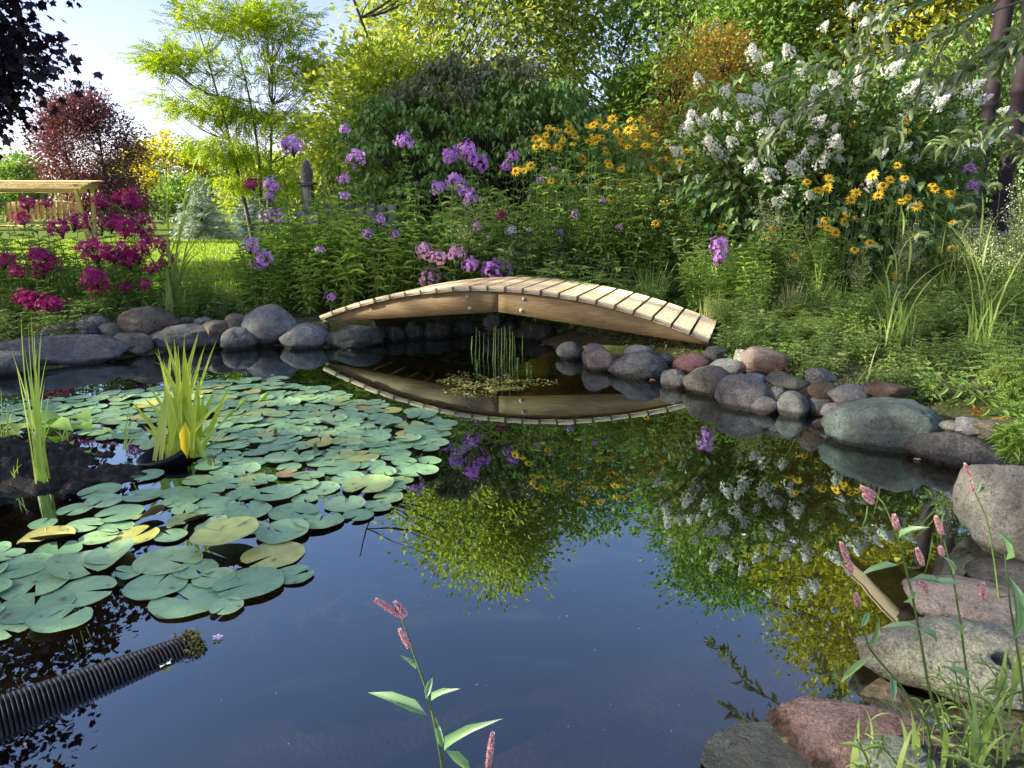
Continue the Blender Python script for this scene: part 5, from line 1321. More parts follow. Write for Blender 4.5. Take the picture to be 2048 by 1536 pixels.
def daisies(pts, Y, nper, fmt, group, size=.058, leaf='weed_leaf'):
    pts = sorted(pts); k0 = 0; plants = [pts[k:k + nper] for k in range(0, len(pts), nper)]
    words = ['first', 'second', 'third', 'fourth', 'fifth', 'sixth', 'seventh', 'eighth', 'ninth', 'tenth', 'eleventh', 'twelfth', 'thirteenth', 'fourteenth', 'fifteenth', 'sixteenth', 'seventeenth', 'eighteenth']
    for k, pl in enumerate(plants):
        yy = Y(pl) + rng.uniform(-.15, .15); X0 = float(np.mean([aty(p[0], p[1], yy)[0] for p in pl])); b0 = A(X0, yy, float(gz(X0, yy)))
        root = thing('yellow_daisy_plant', fmt % words[k], 'flower', b0, 0, group)
        for px, py in pl:
            c = aty(px, py, yy + rng.uniform(-.2, .2)) - b0; b = A(c[0] * .45 + rng.normal(0, .04), c[1] * .5, -.05); ms, ml = MB(), MB()
            add_stem(ms, ml, b, c - A(0, 0, .01), A(rng.normal(0, .02), 0, .03), .0038, max(3, int(6 * c[2])), .10, .36, start=.1, droop=.4)
            st_ = put('stem', ms.mesh('stem', M['stem'], True), root); put('foliage', ml.mesh('foliage', M[leaf]), st_, kind='stuff')
            s = size * rng.uniform(.75, 1.15); tl = unit(A(rng.normal(0, .45), -.75 + rng.normal(0, .35), .6)); q = Vector(tl).to_track_quat('Z', 'Y').to_euler()
            put('flower_head', DAI[int(rng.integers(6))], root, c, q, s)
z3 = [(1360,770),(1380,810),(1440,790),(1500,755),(1570,725),(1600,775),(1450,740),(1380,860),(1470,870),(1540,820),(1640,915),(1610,800),(1715,730),(1720,790),(1750,715),(1790,745),(1830,695),(1730,820),(1870,800),(1920,760),(1960,740),(2000,700),(1930,700),(1790,880),(1800,945),(1812,970),(1880,990),(1820,1165),(1870,1190),(1890,1080),(1920,1075),(1740,1060),(1590,1080),(1470,1060),(1310,1000),(1260,1000),(1350,970),(1640,1020),(1980,800),(2020,850),(2030,750),(1920,860),(1420,815),(1520,800),(1600,840),(1690,740),(1690,835),(1850,770),(1890,830),(1950,810),(1975,770),(1430,850),(1510,860),(1570,760),(1765,800),(1655,930)]
z4 = [(200,830),(240,835),(160,890),(290,880),(240,895),(130,930),(230,940),(60,950),(30,740),(40,870),(85,1110),(270,1130),(160,1210),(210,1210),(30,1225),(380,1210),(390,1235),(130,1290),(10,800),(80,800),(20,920),(100,870)]
z4b = [(920,1045),(970,1030),(860,995),(980,975),(1130,1055),(1100,1095),(1220,960),(1275,1015),(1315,985),(1250,1070),(1395,975),(1380,1105),(1415,1080),(1465,1130),(1560,1035),(1545,1010),(1650,1060),(1130,1195),(1065,1215),(1080,1170),(940,1235),(975,1250),(1015,1275),(960,1200),(1205,1330),(1120,1365),(1445,1300),(1655,1360),(1590,1365),(1350,1510),(650,1310),(675,1255),(1655,1220),(795,1405)]
z4c = [(1210,450),(1400,665),(1475,680),(1110,680),(1080,780),(1215,820),(1355,905),(1410,715)]
daisies([(600 + x * .3418, y * .3418) for x, y in z3] + [(1300 + x * .3652, y * .3652) for x, y in z4], lambda p: 7.6, 5, 'yellow daisy plant, %s from the left in the drift behind the bridge', 'yellow daisies behind the bridge')
daisies([(1300 + x * .3652, y * .3652) for x, y in z4b], lambda p: 6.3, 4, 'yellow daisy plant, %s from the left in the patch before the hydrangea', 'yellow daisies before the hydrangea', .052, 'dark_leaf')
daisies([(1300 + x * .3652, y * .3652) for x, y in z4c], lambda p: 6.9, 2, 'yellow daisy plant, %s from the left among the white hydrangea blooms', 'yellow daisies in the hydrangea', .046, 'dark_leaf')
daisies([(2042, 428)], lambda p: 5.2, 1, 'single orange daisy plant at the right photo edge%.0s', None, .04)

# ------------------------------------------------------------------ white hydrangea
M['hyd_leaf'] = leafmat('hydrangea_leaf', [(.03, .068, .022), (.05, .105, .032), (.08, .145, .042), (.12, .185, .05)], .3, .06, .4)
M['hyd_flower'] = leafmat('hydrangea_floret', [(.58, .62, .54), (.70, .72, .67), (.76, .77, .75)], .3, .02, .5, (1, 1, .9), gain=1.7)
def panicle(seed):
    r = np.random.default_rng(seed); n_ = 130; mb = MB(); t = r.uniform(0, 1, n_); a = r.uniform(0, 6.28, n_)
    t[:2] = (0, 1); rad = (.56 * (1 - t) ** .8 + .05) * r.uniform(.6, 1.2, n_); d = np.stack([np.cos(a), np.sin(a), np.full(n_, .35)], 1)
    P = np.stack([rad * np.cos(a), rad * np.sin(a), t * 1.4 - .4 + r.normal(0, .06, n_)], 1)
    inst(mb, FLO4, P, unit(np.cross(d, r.normal(size=(n_, 3)))), d + r.normal(size=(n_, 3)) * .45, r.uniform(.15, .25, n_)); tube(mb, [(0, 0, -.4), (0, 0, .3), (0, 0, .95)], [.035, .03, .01], 5, m=1); return mb.mesh('flower_panicle', [M['hyd_flower'], M['stem']])
PAN = [panicle(s) for s in range(5)]
hp = [(570,300),(265,440),(410,500),(600,490),(360,630),(490,690),(230,650),(580,650),(690,650),(1000,470),(1040,550),(1150,400),(1110,60),(950,150),(1180,140),(870,580),(1000,710),(1010,790),(890,780),(840,850),(790,920),(940,890),(1040,870),(660,960),(640,850),(770,740),(450,780),(380,850),(330,790),(150,830),(270,980),(560,910),(750,1050),(870,1070),(1270,840),(1390,810),(1450,870),(1380,640),(1430,500),(1540,510),(1650,490),(1760,480),(1570,580),(1700,640),(1810,545),(1930,610),(1920,730),(1840,780),(1740,820),(1660,870),(1210,1000),(1380,1020),(520,560),(760,290),(840,380),(1320,390),(1440,270),(1480,440),(910,500),(920,670),(630,740),(200,710),(1300,740),(640,380),(1150,590),(1120,520),(700,1110),(420,640),(300,660),(1000,420),(1480,560),(1720,520),(600,560),(1600,520),(1240,150),(1130,460)]
hb = A(3.25, 7.75, float(gz(3.25, 7.75))); hyd = thing('hydrangea_shrub', 'big hydrangea bush covered in white cone flowers at right', 'shrub', hb)
ms, ml = MB(), MB(); P, D, NN = [], [], []
for x, y in hp:
    px, py = 1300 + x * .3652, y * .3652
    X = (px - 1024) / FPX * 7.3; q = min(.98, abs(X - 3.2) / 1.95); Y = 7.75 - 1.05 * math.sqrt(1 - q * q) + rng.uniform(-.1, .25)
    c = aty(px, py, Y) - hb; od = unit(A(c[0], c[1] - .3, .9 + max(0, c[2] - .8) * .4)); s = rng.choice([.07, .085, .10, .115, .13])
    tl = unit(od * .7 + A(rng.normal(0, .5), -.5, .2))
    put('flower_panicle', PAN[int(rng.integers(5))], hyd, c, Vector(tl).to_track_quat('Z', 'Y').to_euler(), s)
    b = A(c[0] * .18 + rng.normal(0, .08), rng.normal(0, .08), -.05); e = c - tl * s * .4; pts = curve(b, e, A(0, 0, .14 * c[2]), 8); tube(ms, pts, np.linspace(.011, .004, 8), 5)
    for k in range(16):
        w = rng.uniform(.55, 1.0); i = min(6, int(w * 7)); p_ = pts[i] + (pts[i + 1] - pts[i]) * (w * 7 - i); a = rng.uniform(0, 6.28)
        P.append(p_); D.append((math.cos(a), math.sin(a), rng.uniform(-.25, .35)))
nf = 7500; d = unit(rng.normal(size=(nf, 3))); q = rng.uniform(.2, 1, nf) ** .4
Pf = A(0, 0, 1.05) + d * q[:, None] * A(1.72, .95, 1.15) * (1 + .12 * np.sin(4 * np.arctan2(d[:, 1], d[:, 0])))[:, None]; kq = Pf[:, 2] > .1
P = np.concatenate([np.array(P), Pf[kq]]); D = np.concatenate([np.array(D), (d + rng.normal(size=d.shape) * .6 + A(0, 0, -.25))[kq]])
L = rng.uniform(.08, .135, len(P)); inst(ml, LEAF8, P, D, A(0, 0, 1) + D * .25 + rng.normal(size=D.shape) * .25, L, L * .55)
put('stems', ms.mesh('stems', M['bark'], True), hyd); put('foliage', ml.mesh('foliage', M['hyd_leaf']), hyd, kind='stuff')

# ------------------------------------------------------------------ tall grasses with seed heads
M['seed'] = leafmat('grass_seed_head', [(.15, .20, .07), (.24, .28, .12), (.30, .32, .16)], .3, .02)
def tall_grass(label, px, Y, specs, w=.016, mat_='grass', nlow=14, lowh=.4, arch=False):
    """specs: (tip column, tip row, has seed head)"""
    b0 = A((px - 1024) / FPX * Y, Y, 0); b0[2] = float(gz(b0[0], Y)); root = thing('tall_grass', label, 'grass', b0)
    for tx, ty, sd in specs:
        e = aty(tx, ty, Y + rng.normal(0, .1)) - b0; b = A(rng.normal(0, .03), rng.normal(0, .03), -.03)
        if sd:
            pts = curve(b, e, A(-e[0] * .12, 0, .07 * abs(e[2])), 10); mb = MB(); tube(mb, pts, np.linspace(.0028, .0015, 10), 4)
            dr = unit(pts[-1] - pts[-2]); hd = A(np.sign(e[0] + rng.normal(0, .01)) * 1.0, 0, 0); t = np.linspace(0, 1, 9)[:, None]
            hp_ = pts[-1] + dr * .11 * t + hd * .07 * t ** 2 - A(0, 0, .09) * t ** 2; st_ = put('stem', mb.mesh('stem', M['stem'], True), root)
            m2 = MB(); tube(m2, hp_, np.array([.003, .006, .008, .009, .009, .008, .007, .005, .002]), 6); nk = 170; tt = rng.integers(0, 8, nk); P_ = hp_[tt] + (hp_[tt + 1] - hp_[tt]) * rng.uniform(0, 1, (nk, 1))
            inst(m2, LEAF4, P_, rng.normal(size=(nk, 3)) + dr * .8, rng.normal(size=(nk, 3)), .022, .0025); put('seed_head', m2.mesh('seed_head', M['seed']), root)
            kb = 4; ii = rng.integers(2, 8, kb)
            for i in ii:
                m3 = MB(); a = rng.uniform(0, 6.28); blades(m3, [pts[i]], A(math.cos(a), math.sin(a), 0), rng.uniform(.22, .36), w * .8, rng.uniform(.35, .85), 7); put('blade', m3.mesh('blade', M[mat_]), root)
        else:
            L = np.linalg.norm(e - b) * 1.15; m3 = MB(); hv = e - b
            bend = min(1.1, .12 + .9 * math.atan2(abs(hv[0]), hv[2])) if not arch else rng.uniform(.35, .8); L *= 1.25 if arch else 1; blades(m3, [b], A(hv[0], hv[1] * .3 + 1e-3, 0), L, w * rng.uniform(.8, 1.2), bend, 9); put('blade', m3.mesh('blade', M[mat_]), root)
    for k in range(nlow):
        m3 = MB(); a = rng.uniform(0, 6.28); blades(m3, [A(rng.normal(0, .05), rng.normal(0, .05), -.02)], A(math.cos(a), math.sin(a), 0), lowh * rng.uniform(.5, 1.1), w * rng.uniform(.6, 1), rng.uniform(.2, .7), 7); put('blade', m3.mesh('blade', M[mat_]), root)
tall_grass('tall arching broad bladed grass behind the magenta phlox', 345, 6.7, [(340, 345, 1), (385, 370, 1), (372, 400, 0), (300, 410, 0), (330, 380, 0), (350, 330, 0), (395, 450, 0), (360, 420, 0), (310, 460, 0), (405, 480, 0), (420, 520, 0), (345, 440, 0), (380, 520, 0)], .036, 'phlox_leaf', nlow=24, lowh=.6, arch=True)
tall_grass('thin arching grass in front of the spruce', 415, 6.9, [(430, 440, 0), (455, 470, 0), (400, 450, 1), (470, 520, 0), (385, 500, 0), (440, 500, 0)], .010, nlow=22, lowh=.45, arch=True)
tall_grass('bushy green foxtail grass in the middle of the right bank', 1800, 4.9, [(1745, 590, 0), (1840, 560, 0), (1870, 545, 0), (1780, 570, 0), (1720, 620, 0), (1830, 480, 1), (1815, 420, 1), (1905, 600, 0), (1850, 640, 0), (1760, 500, 1), (1700, 640, 0), (1880, 700, 0)], .018, nlow=30, lowh=.42, arch=True)
tall_grass('tall yellow green foxtail grass near the right photo edge', 1975, 4.6, [(2000, 380, 1), (1960, 480, 0), (1920, 470, 0), (2040, 500, 0), (1990, 430, 0), (1940, 560, 0), (1915, 640, 0), (1950, 420, 1), (2030, 600, 0), (1990, 590, 0)], .016, nlow=20, lowh=.45, arch=True)
tall_grass('foxtail grass with drooping heads between daisies and hydrangea', 1640, 6.0, [(1500, 395, 0), (1610, 480, 0), (1660, 520, 0), (1585, 540, 0), (1690, 560, 0)], .013, nlow=18, lowh=.45)
tall_grass('light grass clump at the right bank above the boulders', 1735, 4.2, [(1700, 735, 0), (1770, 720, 0), (1735, 700, 0), (1800, 745, 0), (1690, 755, 0)], .012, nlow=14, lowh=.2)
tall_grass('slender grass by the porch step', 1900, 6.0, [(1860, 470, 1), (1925, 450, 1), (1880, 500, 0), (1940, 520, 0), (1840, 520, 0)], .012, nlow=14, lowh=.4)
# ------------------------------------------------------------------ garden swing with a slatted roof
M['pine_pale'] = woodmat('pale_pine', [(.62, .46, .22), (.72, .56, .30), (.78, .64, .38)], 0)
Ys = 19.6
tl_, tr_ = aty(-60, 356, Ys), aty(180, 362, Ys)
sw = thing('garden_swing', 'pale wooden garden swing with slatted roof on the far lawn', 'swing', g0(tr_[0] - 1.6, Ys), .06)
zg = sw.location.z; top = tr_[2] - zg
def part(name, c, s, R=None, par=sw, mat_='pine_pale', bev=.006):
    mb = MB(); box(mb, (0, 0, 0), s, R, bev=bev); return put(name, mb.mesh(name, M[mat_]), par, c)
for k in range(7):
    part('roof_slat', (0, -.62 + k * .19, top - .02 - .035 * abs(k - 3) * .6 - .03 * (3 - k) * 1.1), (3.3, .15, .03))
for sx in (-1.38, 1.38):
    part('roof_beam', (sx, 0, top - .14), (.09, 1.3, .10))
    for sy in (-1, 1):
        R = np.array(Matrix.Rotation(-sy * .20, 3, 'X')); part('leg', (sx, sy * .28, (top - .2) / 2), (.09, .09, top - .14), R)
    part('cross_rail', (sx, 0, top * .38), (.07, .85, .09))
    R = np.array(Matrix.Rotation(.8 * np.sign(sx), 3, 'Y')); part('brace', (sx - np.sign(sx) * .2, -.05, top - .34), (.05, .05, .5), R)
part('top_beam', (0, 0, top - .24), (2.85, .09, .12))
bench_z = .50
for k in range(5): part('seat_slat', (0, -.20 + k * .1, bench_z), (1.9, .085, .025))
for k in range(13): 
    R = np.array(Matrix.Rotation(-.22, 3, 'X')); part('back_slat', (-.9 + k * .15, .36, bench_z + .34 + .07 * math.sin(k / 12 * 3.14)), (.12, .02, .55), R)
part('back_rail', (0, .40, bench_z + .30), (1.95, .03, .07))
for sx in (-.95, .95):
    part('arm_rest', (sx, .05, bench_z + .24), (.08, .55, .03)); mb = MB(); tube(mb, [(sx, -.1, bench_z + .2), (sx, 0, top - .3)], .008, 5); put('chain', mb.mesh('chain', M['bolt']), sw)

# ------------------------------------------------------------------ weathered fence post and boards
M['grey_wood'] = woodmat('weathered_wood', [(.07, .07, .06), (.12, .118, .105), (.17, .165, .15)], 2)
Yf = 8.6; ft = aty(611, 316, Yf); fb = g0(ft[0], Yf)
post = thing('fence_post', 'weathered grey fence post with pointed finial among the phlox', 'post', fb)
h = ft[2] - fb[2]
mb = MB(); box(mb, (0, 0, (h - .30) / 2), (.115, .115, h - .30), bev=.006); put('shaft', mb.mesh('shaft', M['grey_wood']), post)
mb = MB(); box(mb, (0, 0, h - .285), (.19, .19, .03), bev=.005); put('cap', mb.mesh('cap', M['grey_wood']), post)
mb = MB(); prof = [(.055, 0), (.068, .05), (.070, .10), (.055, .17), (.03, .235), (.0, .265)]; a = np.linspace(0, 6.283, 8, endpoint=False) + .39
V = np.concatenate([np.stack([r * np.cos(a), r * np.sin(a), np.full(8, h - .27 + z)], 1) for r, z in prof])
mb.add(V, [(k * 8 + j, k * 8 + (j + 1) % 8, k * 8 + 8 + (j + 1) % 8, k * 8 + 8 + j) for k in range(5) for j in range(8)]); put('finial', mb.mesh('finial', M['grey_wood']), post)
fn = thing('picket_fence', 'short run of weathered grey boards right of the fence post', 'fence', A(fb[0] + .1, Yf + .05, fb[2]))
for k in range(7):
    mb = MB(); box(mb, (.12 + k * .125, 0, (h - .52) / 2), (.105, .02, h - .52 - .02 * (k % 2)), bev=.003); put('board', mb.mesh('board', M['grey_wood']), fn)
mb = MB(); box(mb, (.45, .04, h - .75), (1.0, .04, .08), bev=.003); put('rail', mb.mesh('rail', M['grey_wood']), fn)

# ------------------------------------------------------------------ porch at the right
M['porch'] = plainmat('dark_plum_paint', (.020, .014, .018), (.036, .026, .031), 9, .7, .15, (1, 1, .3), .2)
M['deck'] = plainmat('weathered_deck', (.14, .12, .10), (.25, .22, .19), 14, .8, .3, (1, 8, 1))
M['roofw'] = woodmat('cedar_rafter', [(.40, .28, .15), (.48, .36, .22), (.55, .43, .28)], 0)
porch = thing('porch', 'porch corner with dark plum turned posts above a low deck at right', 'porch', A(5.72, 8.5, 0))
zd = .93; zt = 4.05
prof = [(.115, 0), (.115, .32), (.085, .34), (.10, .38), (.10, .42), (.07, .45), (.078, .60), (.092, .95), (.098, 1.15), (.085, 1.42), (.075, 1.47), (.105, 1.50), (.105, 1.545), (.08, 1.57), (.10, 1.62), (.10, 1.95), (.085, 2.0), (.075, 2.1), (.09, 2.14), (.09, 2.2), (.10, 2.26), (.10, zt - zd)]
a = np.linspace(0, 6.283, 24, endpoint=False); mb = MB()
V = np.concatenate([np.stack([r * np.cos(a), r * np.sin(a), np.full(24, z)], 1) for r, z in prof])
mb.add(V, [(k * 24 + j, k * 24 + (j + 1) % 24, k * 24 + 24 + (j + 1) % 24, k * 24 + 24 + j) for k in range(len(prof) - 1) for j in range(24)]); pm = mb.mesh('post', M['porch'], True)
for px, py, Y in ((2016, 330, 8.5), (1984, 180, 9.6)):
    w = aty(px, py, Y); put('post', pm, porch, (w[0] - 5.72, Y - 8.5, zd))
def pp(name, c, s, mat_): mb = MB(); box(mb, (0, 0, 0), s, bev=.006); return put(name, mb.mesh(name, M[mat_]), porch, A(*c))
for k in range(14): pp('deck_board', (1.4, -.35 + k * .145, zd - .02), (4.2, .135, .035), 'deck')
pp('deck_fascia', (1.4, -.43, zd - .16), (4.2, .03, .24), 'deck')
for k in range(2): pp('step', (.9, -.70 - .28 * k, zd - .22 - .17 * k), (2.4, .28, .06), 'deck'); pp('step_riser', (.9, -.60 - .28 * k, zd - .33 - .17 * k), (2.4, .03, .16), 'deck')
pp('lower_rail', (.05, .65, zd + .18), (.06, .9, .06), 'porch')
pp('eave_beam', (2.0, -.5, zt + .22), (4.8, .10, .20), 'roofw'); pp('side_beam', (-.35, .7, zt + .22), (.10, 2.3, .20), 'roofw')
for k in range(9): pp('rafter', (-.10 + k * .55, .75, zt + .38), (.06, 2.6, .12), 'roofw')
pp('roof_deck', (2.05, .75, zt + .465), (4.7, 2.7, .04), 'roofw')
# dark shrub added in place of the shaded porch interior behind the posts
tree('shade_shrub', 'dark shrub added for the shade behind the porch posts', g0(7.0, 11.6), [(0, 0, 1.7, 1.5, .9, 1.6, 130), (.8, 0, 2.6, 1.4, .9, 1.2, 60)], LEAF6, 60, .09, .5, .2, M['dark_leaf'], M['bark'], .06, 3, cat='shrub', seed=71)
# ------------------------------------------------------------------ silver-leaved tree overhanging from the right
M['silver_leaf'] = leafmat('silver_leaf', [(.07, .13, .04), (.11, .17, .065), (.16, .21, .10), (.22, .26, .16)], .4, .05, .5, (1.1, 1.15, .6), gain=2.0)
sb = g0(4.35, 3.4); sil = thing('silver_leaved_tree', 'tree with hanging silver green leaves reaching in at the top right', 'tree', sb)
ms, ml = MB(), MB(); tube(ms, curve(A(0, 0, -.1), A(-.25, .1, 2.9), A(.1, 0, 0), 10), np.linspace(.07, .03, 10), 8)
tw = [[(2080, -60), (1960, 25), (1850, 85), (1750, 115), (1640, 118), (1560, 165)], [(2000, 0), (1890, 85), (1840, 180), (1793, 252), (1760, 290)], [(2090, 215), (1990, 255), (1920, 285), (1880, 290)], [(1800, 100), (1690, 165), (1590, 225), (1540, 290), (1497, 314)], [(2090, 60), (2010, 80), (1960, 130), (1900, 150)],
      [(2080, -90), (1900, -20), (1780, 20), (1700, 80)], [(2100, -120), (1930, -60), (1800, -40), (1690, -20)], [(2090, 20), (2040, 90), (2000, 140)], [(2100, 330), (2060, 300), (2020, 290)]]
P, D = [], []
for q in tw:
    Y0 = 3.5 + rng.uniform(-.15, .25); w = np.array([aty(x, y, Y0 + .05 * k) for k, (x, y) in enumerate(q)]) - sb
    t = np.linspace(0, len(q) - 1, 30); pts = np.stack([np.interp(t, range(len(q)), w[:, k]) for k in range(3)], 1); tube(ms, pts, np.linspace(.005, .0018, 30), 5)
    hub = A(-.25, .1, 2.5 + rng.uniform(-.4, .4)); tube(ms, curve(hub, pts[0], A(0, 0, .15), 7), np.linspace(.012, .005, 7), 6)
    for k in range(4, 30):
        for s in range(2):
            dirv = unit(pts[min(29, k + 1)] - pts[k - 1]); P.append(pts[k] + rng.normal(size=3) * .012); D.append(dirv * .8 + rng.normal(size=3) * .65 + A(0, 0, -.15))
for k in range(60):
    e = A(-.3 + rng.normal(0, .9), .1 + rng.normal(0, .8), 3.4 + rng.normal(0, .6)); 
    if proj(e + sb)[0][1] > -40 and e[0] + sb[0] < 3.6: continue
    tube(ms, curve(A(-.25, .1, 2.7), e, A(0, 0, .2), 5), np.linspace(.012, .003, 5), 4)
    for j in range(24): P.append(e + rng.normal(size=3) * .16); D.append(rng.normal(size=3) + A(0, 0, -.5))
P, D = np.array(P), np.array(D); L = rng.uniform(.06, .105, len(P)); inst(ml, LEAF8, P, D, A(0, 0, 1) + rng.normal(size=D.shape) * .5, L, L * .34)
put('branches', ms.mesh('branches', M['bark_grey'], True), sil); put('foliage', ml.mesh('foliage', M['silver_leaf']), sil, kind='stuff')

# ------------------------------------------------------------------ persicaria (knotweed) in front
M['pers_leaf'] = leafmat('knotweed_leaf', [(.09, .19, .08), (.12, .24, .10), (.15, .27, .10)], .35, .06, .4)
M['pers_flower'] = leafmat('knotweed_flower', [(.42, .16, .20), (.55, .28, .30), (.62, .44, .42)], .3, .03, .5, (1, .9, .9))
def spike(mb, p, d, L, r):
    nk = int(150 * L / .03); t = rng.uniform(0, 1, nk); a = rng.uniform(0, 6.28, nk); X = unit(np.cross(d, A(.3, .2, .9))); Z = np.cross(d, X)
    o = (X * np.cos(a)[:, None] + Z * np.sin(a)[:, None]); P_ = p + d * (t * L)[:, None] + o * (r * np.sin(np.clip(t * 2.6 + .4, 0, 3.0)))[:, None]
    inst(mb, LEAF4, P_ - d * .002, o * .6 + d * .9, o + rng.normal(size=o.shape) * .8, .0060, .0048)
def knotweed(label, Y, stem, leaves_, spikes, r0=.0030):
    """stem: photo points from base to tip; leaves: (base, tip, width m); spikes: (base, tip)"""
    w = np.array([aty(x, y, Y + .015 * k) for k, (x, y) in enumerate(stem)]); gb = w[0].copy(); gb[2] = min(gb[2], max(float(gz(gb[0], gb[1])), 0)); gb += A(rng.normal(0, .02), -.05, -.02)
    root = thing('knotweed', label, 'plant', gb); pts = np.concatenate([[gb], w]) - gb; t = np.linspace(0, len(pts) - 1, 24); pt = np.stack([np.interp(t, range(len(pts)), pts[:, k]) for k in range(3)], 1)
    mb = MB(); tube(mb, pt, np.linspace(r0, r0 * .45, 24), 6); put('stem', mb.mesh('stem', M['stem'], True), root)
    for b, e, wd in leaves_:
        B, E = aty(*b, Y + .02) - gb, aty(*e, Y + rng.uniform(-.04, .05)) - gb; mb = MB(); d = E - B
        inst(mb, LEAF8, [B], [d], [A(0, -.5, .8)], np.linalg.norm(d), wd); put('leaf', mb.mesh('leaf', M['pers_leaf'], True), root)
    for b, e in spikes:
        B, E = aty(*b, Y + .03) - gb, aty(*e, Y + .03) - gb; mb = MB(); L = np.linalg.norm(E - B); tube(mb, [B, E], .0012, 4, m=1); spike(mb, B, (E - B) / L, L, .0025 * Y); put('flower_spike', mb.mesh('flower_spike', [M['pers_flower'], M['stem']]), root)
knotweed('single knotweed stem with pink flower spikes at the bottom centre', .95, [(892, 1600), (884, 1530), (868, 1440), (850, 1370), (828, 1310), (815, 1270), (800, 1228)],
         [((856, 1432), (738, 1376), .020), ((862, 1402), (905, 1374), .013), ((852, 1398), (864, 1352), .011), ((888, 1502), (976, 1436), .018), ((884, 1494), (872, 1440), .012), ((890, 1500), (950, 1545), .018), ((832, 1338), (806, 1310), .008)],
         [((806, 1234), (752, 1200)), ((812, 1230), (790, 1204)), ((818, 1294), (800, 1260))])
knotweed('short pink knotweed spike at the bottom edge right of centre', .9, [(976, 1620), (978, 1560), (979, 1530)], [((977, 1590), (1010, 1560), .012)], [((976, 1535), (985, 1468))])
knotweed('tall knotweed with cream pink spikes over the tree reflection at right', 1.15, [(1900, 1520), (1858, 1380), (1838, 1260), (1822, 1180), (1798, 1080), (1770, 1010), (1748, 985)],
         [((1797, 1078), (1845, 1048), .014), ((1798, 1130), (1716, 1145), .014), ((1822, 1178), (1818, 1210), .016), ((1815, 1162), (1895, 1158), .014), ((1838, 1256), (1760, 1250), .014), ((1832, 1258), (1888, 1280), .014)],
         [((1752, 992), (1722, 974)), ((1746, 1006), (1728, 990)), ((1794, 1058), (1788, 1030))])
knotweed('knotweed with two pink spikes left of the cream boulder', 1.2, [(1860, 1460), (1800, 1370), (1740, 1300), (1712, 1220), (1700, 1150)], [((1735, 1290), (1762, 1250), .014), ((1745, 1310), (1672, 1368), .014), ((1780, 1355), (1790, 1400), .014), ((1722, 1255), (1740, 1220), .012)],
         [((1696, 1122), (1682, 1086)), ((1701, 1146), (1698, 1126)), ((1716, 1212), (1712, 1188))])
knotweed('knotweed with upright pink spikes before the pink granite boulder', 1.25, [(1960, 1520), (1940, 1400), (1920, 1240), (1905, 1150), (1888, 1080)], [((1906, 1150), (1896, 1112), .014), ((1915, 1168), (1862, 1160), .014), ((1925, 1270), (1905, 1240), .014), ((1938, 1360), (1900, 1330), .016)],
         [((1884, 1068), (1872, 1034)), ((1886, 1110), (1880, 1094)), ((1846, 1130), (1834, 1098)), ((1855, 1185), (1840, 1160))])
knotweed('knotweed with long leaf at the right edge over the pink granite', 1.2, [(2060, 1500), (2040, 1330), (2020, 1210), (2010, 1110)], [((2012, 1120), (2018, 1064), .016), ((2016, 1150), (2050, 1290), .016), ((2030, 1260), (2070, 1210), .014)], [((1966, 1200), (1966, 1168))])
knotweed('pink spiked knotweed against the huge grey boulder', 1.9, [(1990, 1130), (1975, 1040), (1950, 985), (1940, 960)], [((1952, 990), (1970, 965), .014)], [((1940, 955), (1930, 928)), ((1948, 985), (1944, 966))])
# leafy grass tuft at the lower right corner
def corner_tuft(label, px, py, Y, n_, h):
    b0 = aty(px, py, Y); root = thing('leafy_tuft', label, 'plant', b0); b0z = b0
    for k in range(n_):
        mb = MB(); a = rng.uniform(0, 6.28); q = A(rng.normal(0, .05), rng.normal(0, .04), -.02)
        if k % 3: blades(mb, [q], A(math.cos(a), math.sin(a), 0), h * rng.uniform(.5, 1.1), .012 * rng.uniform(.7, 1.3), rng.uniform(.15, .7), 8); put('blade', mb.mesh('blade', M['grass']), root)
        else:
            e = q + A(math.cos(a) * .06, math.sin(a) * .06, h * rng.uniform(.3, .8)); m2 = MB(); add_stem(mb, m2, q, e, A(0, 0, .01), .002, 4, .045, .26, LEAF8)
            s_ = put('stem', mb.mesh('stem', M['stem']), root); put('foliage', m2.mesh('foliage', M['weed_leaf']), s_, kind='stuff')
for px, py, Y, n_, h, lb in [(1870, 1500, 1.25, 16, .17, 'leafy grass tuft at the bottom right beside the dark red boulder'), (1985, 1520, 1.15, 22, .20, 'thick grass tuft in the bottom right corner'), (1940, 1440, 1.35, 10, .12, 'small leafy tuft on the cream boulder edge'), (2030, 1420, 1.3, 12, .18, 'long bladed tuft at the right edge above the corner'), (1780, 1550, 1.1, 14, .12, 'low weed tuft at the bottom edge by the green grey stone')]:
    corner_tuft(lb, px, py, Y, n_, h)
# feathery green plant and orange leaves at the right edge
def edge_plant(name, label, px, py, Y, n_, h, leaf, T, L, asp):
    b0 = aty(px, py, Y); root = thing(name, label, 'plant', b0); ms, ml = MB(), MB()
    for k in range(n_):
        a = rng.uniform(0, 6.28); e = A(math.cos(a), math.sin(a), 0) * h * rng.uniform(.15, .6) + A(0, 0, h * rng.uniform(.5, 1)); add_stem(ms, ml, A(rng.normal(0, .02), rng.normal(0, .02), -.05), e, A(0, 0, .02), .003, 6, L, asp, T, whorl=3)
    put('stems', ms.mesh('stems', M['stem'], True), root); put('foliage', ml.mesh('foliage', M[leaf]), root, kind='stuff')
edge_plant('feathery_plant', 'feathery green plant filling the right photo edge above the boulders', 2030, 800, 3.7, 18, .52, 'bright_leaf', FROND, .11, .7)
edge_plant('feathery_plant', 'small feathery plant on the huge grey boulder', 2025, 905, 2.75, 14, .14, 'bright_leaf', LEAF8, .07, .22)
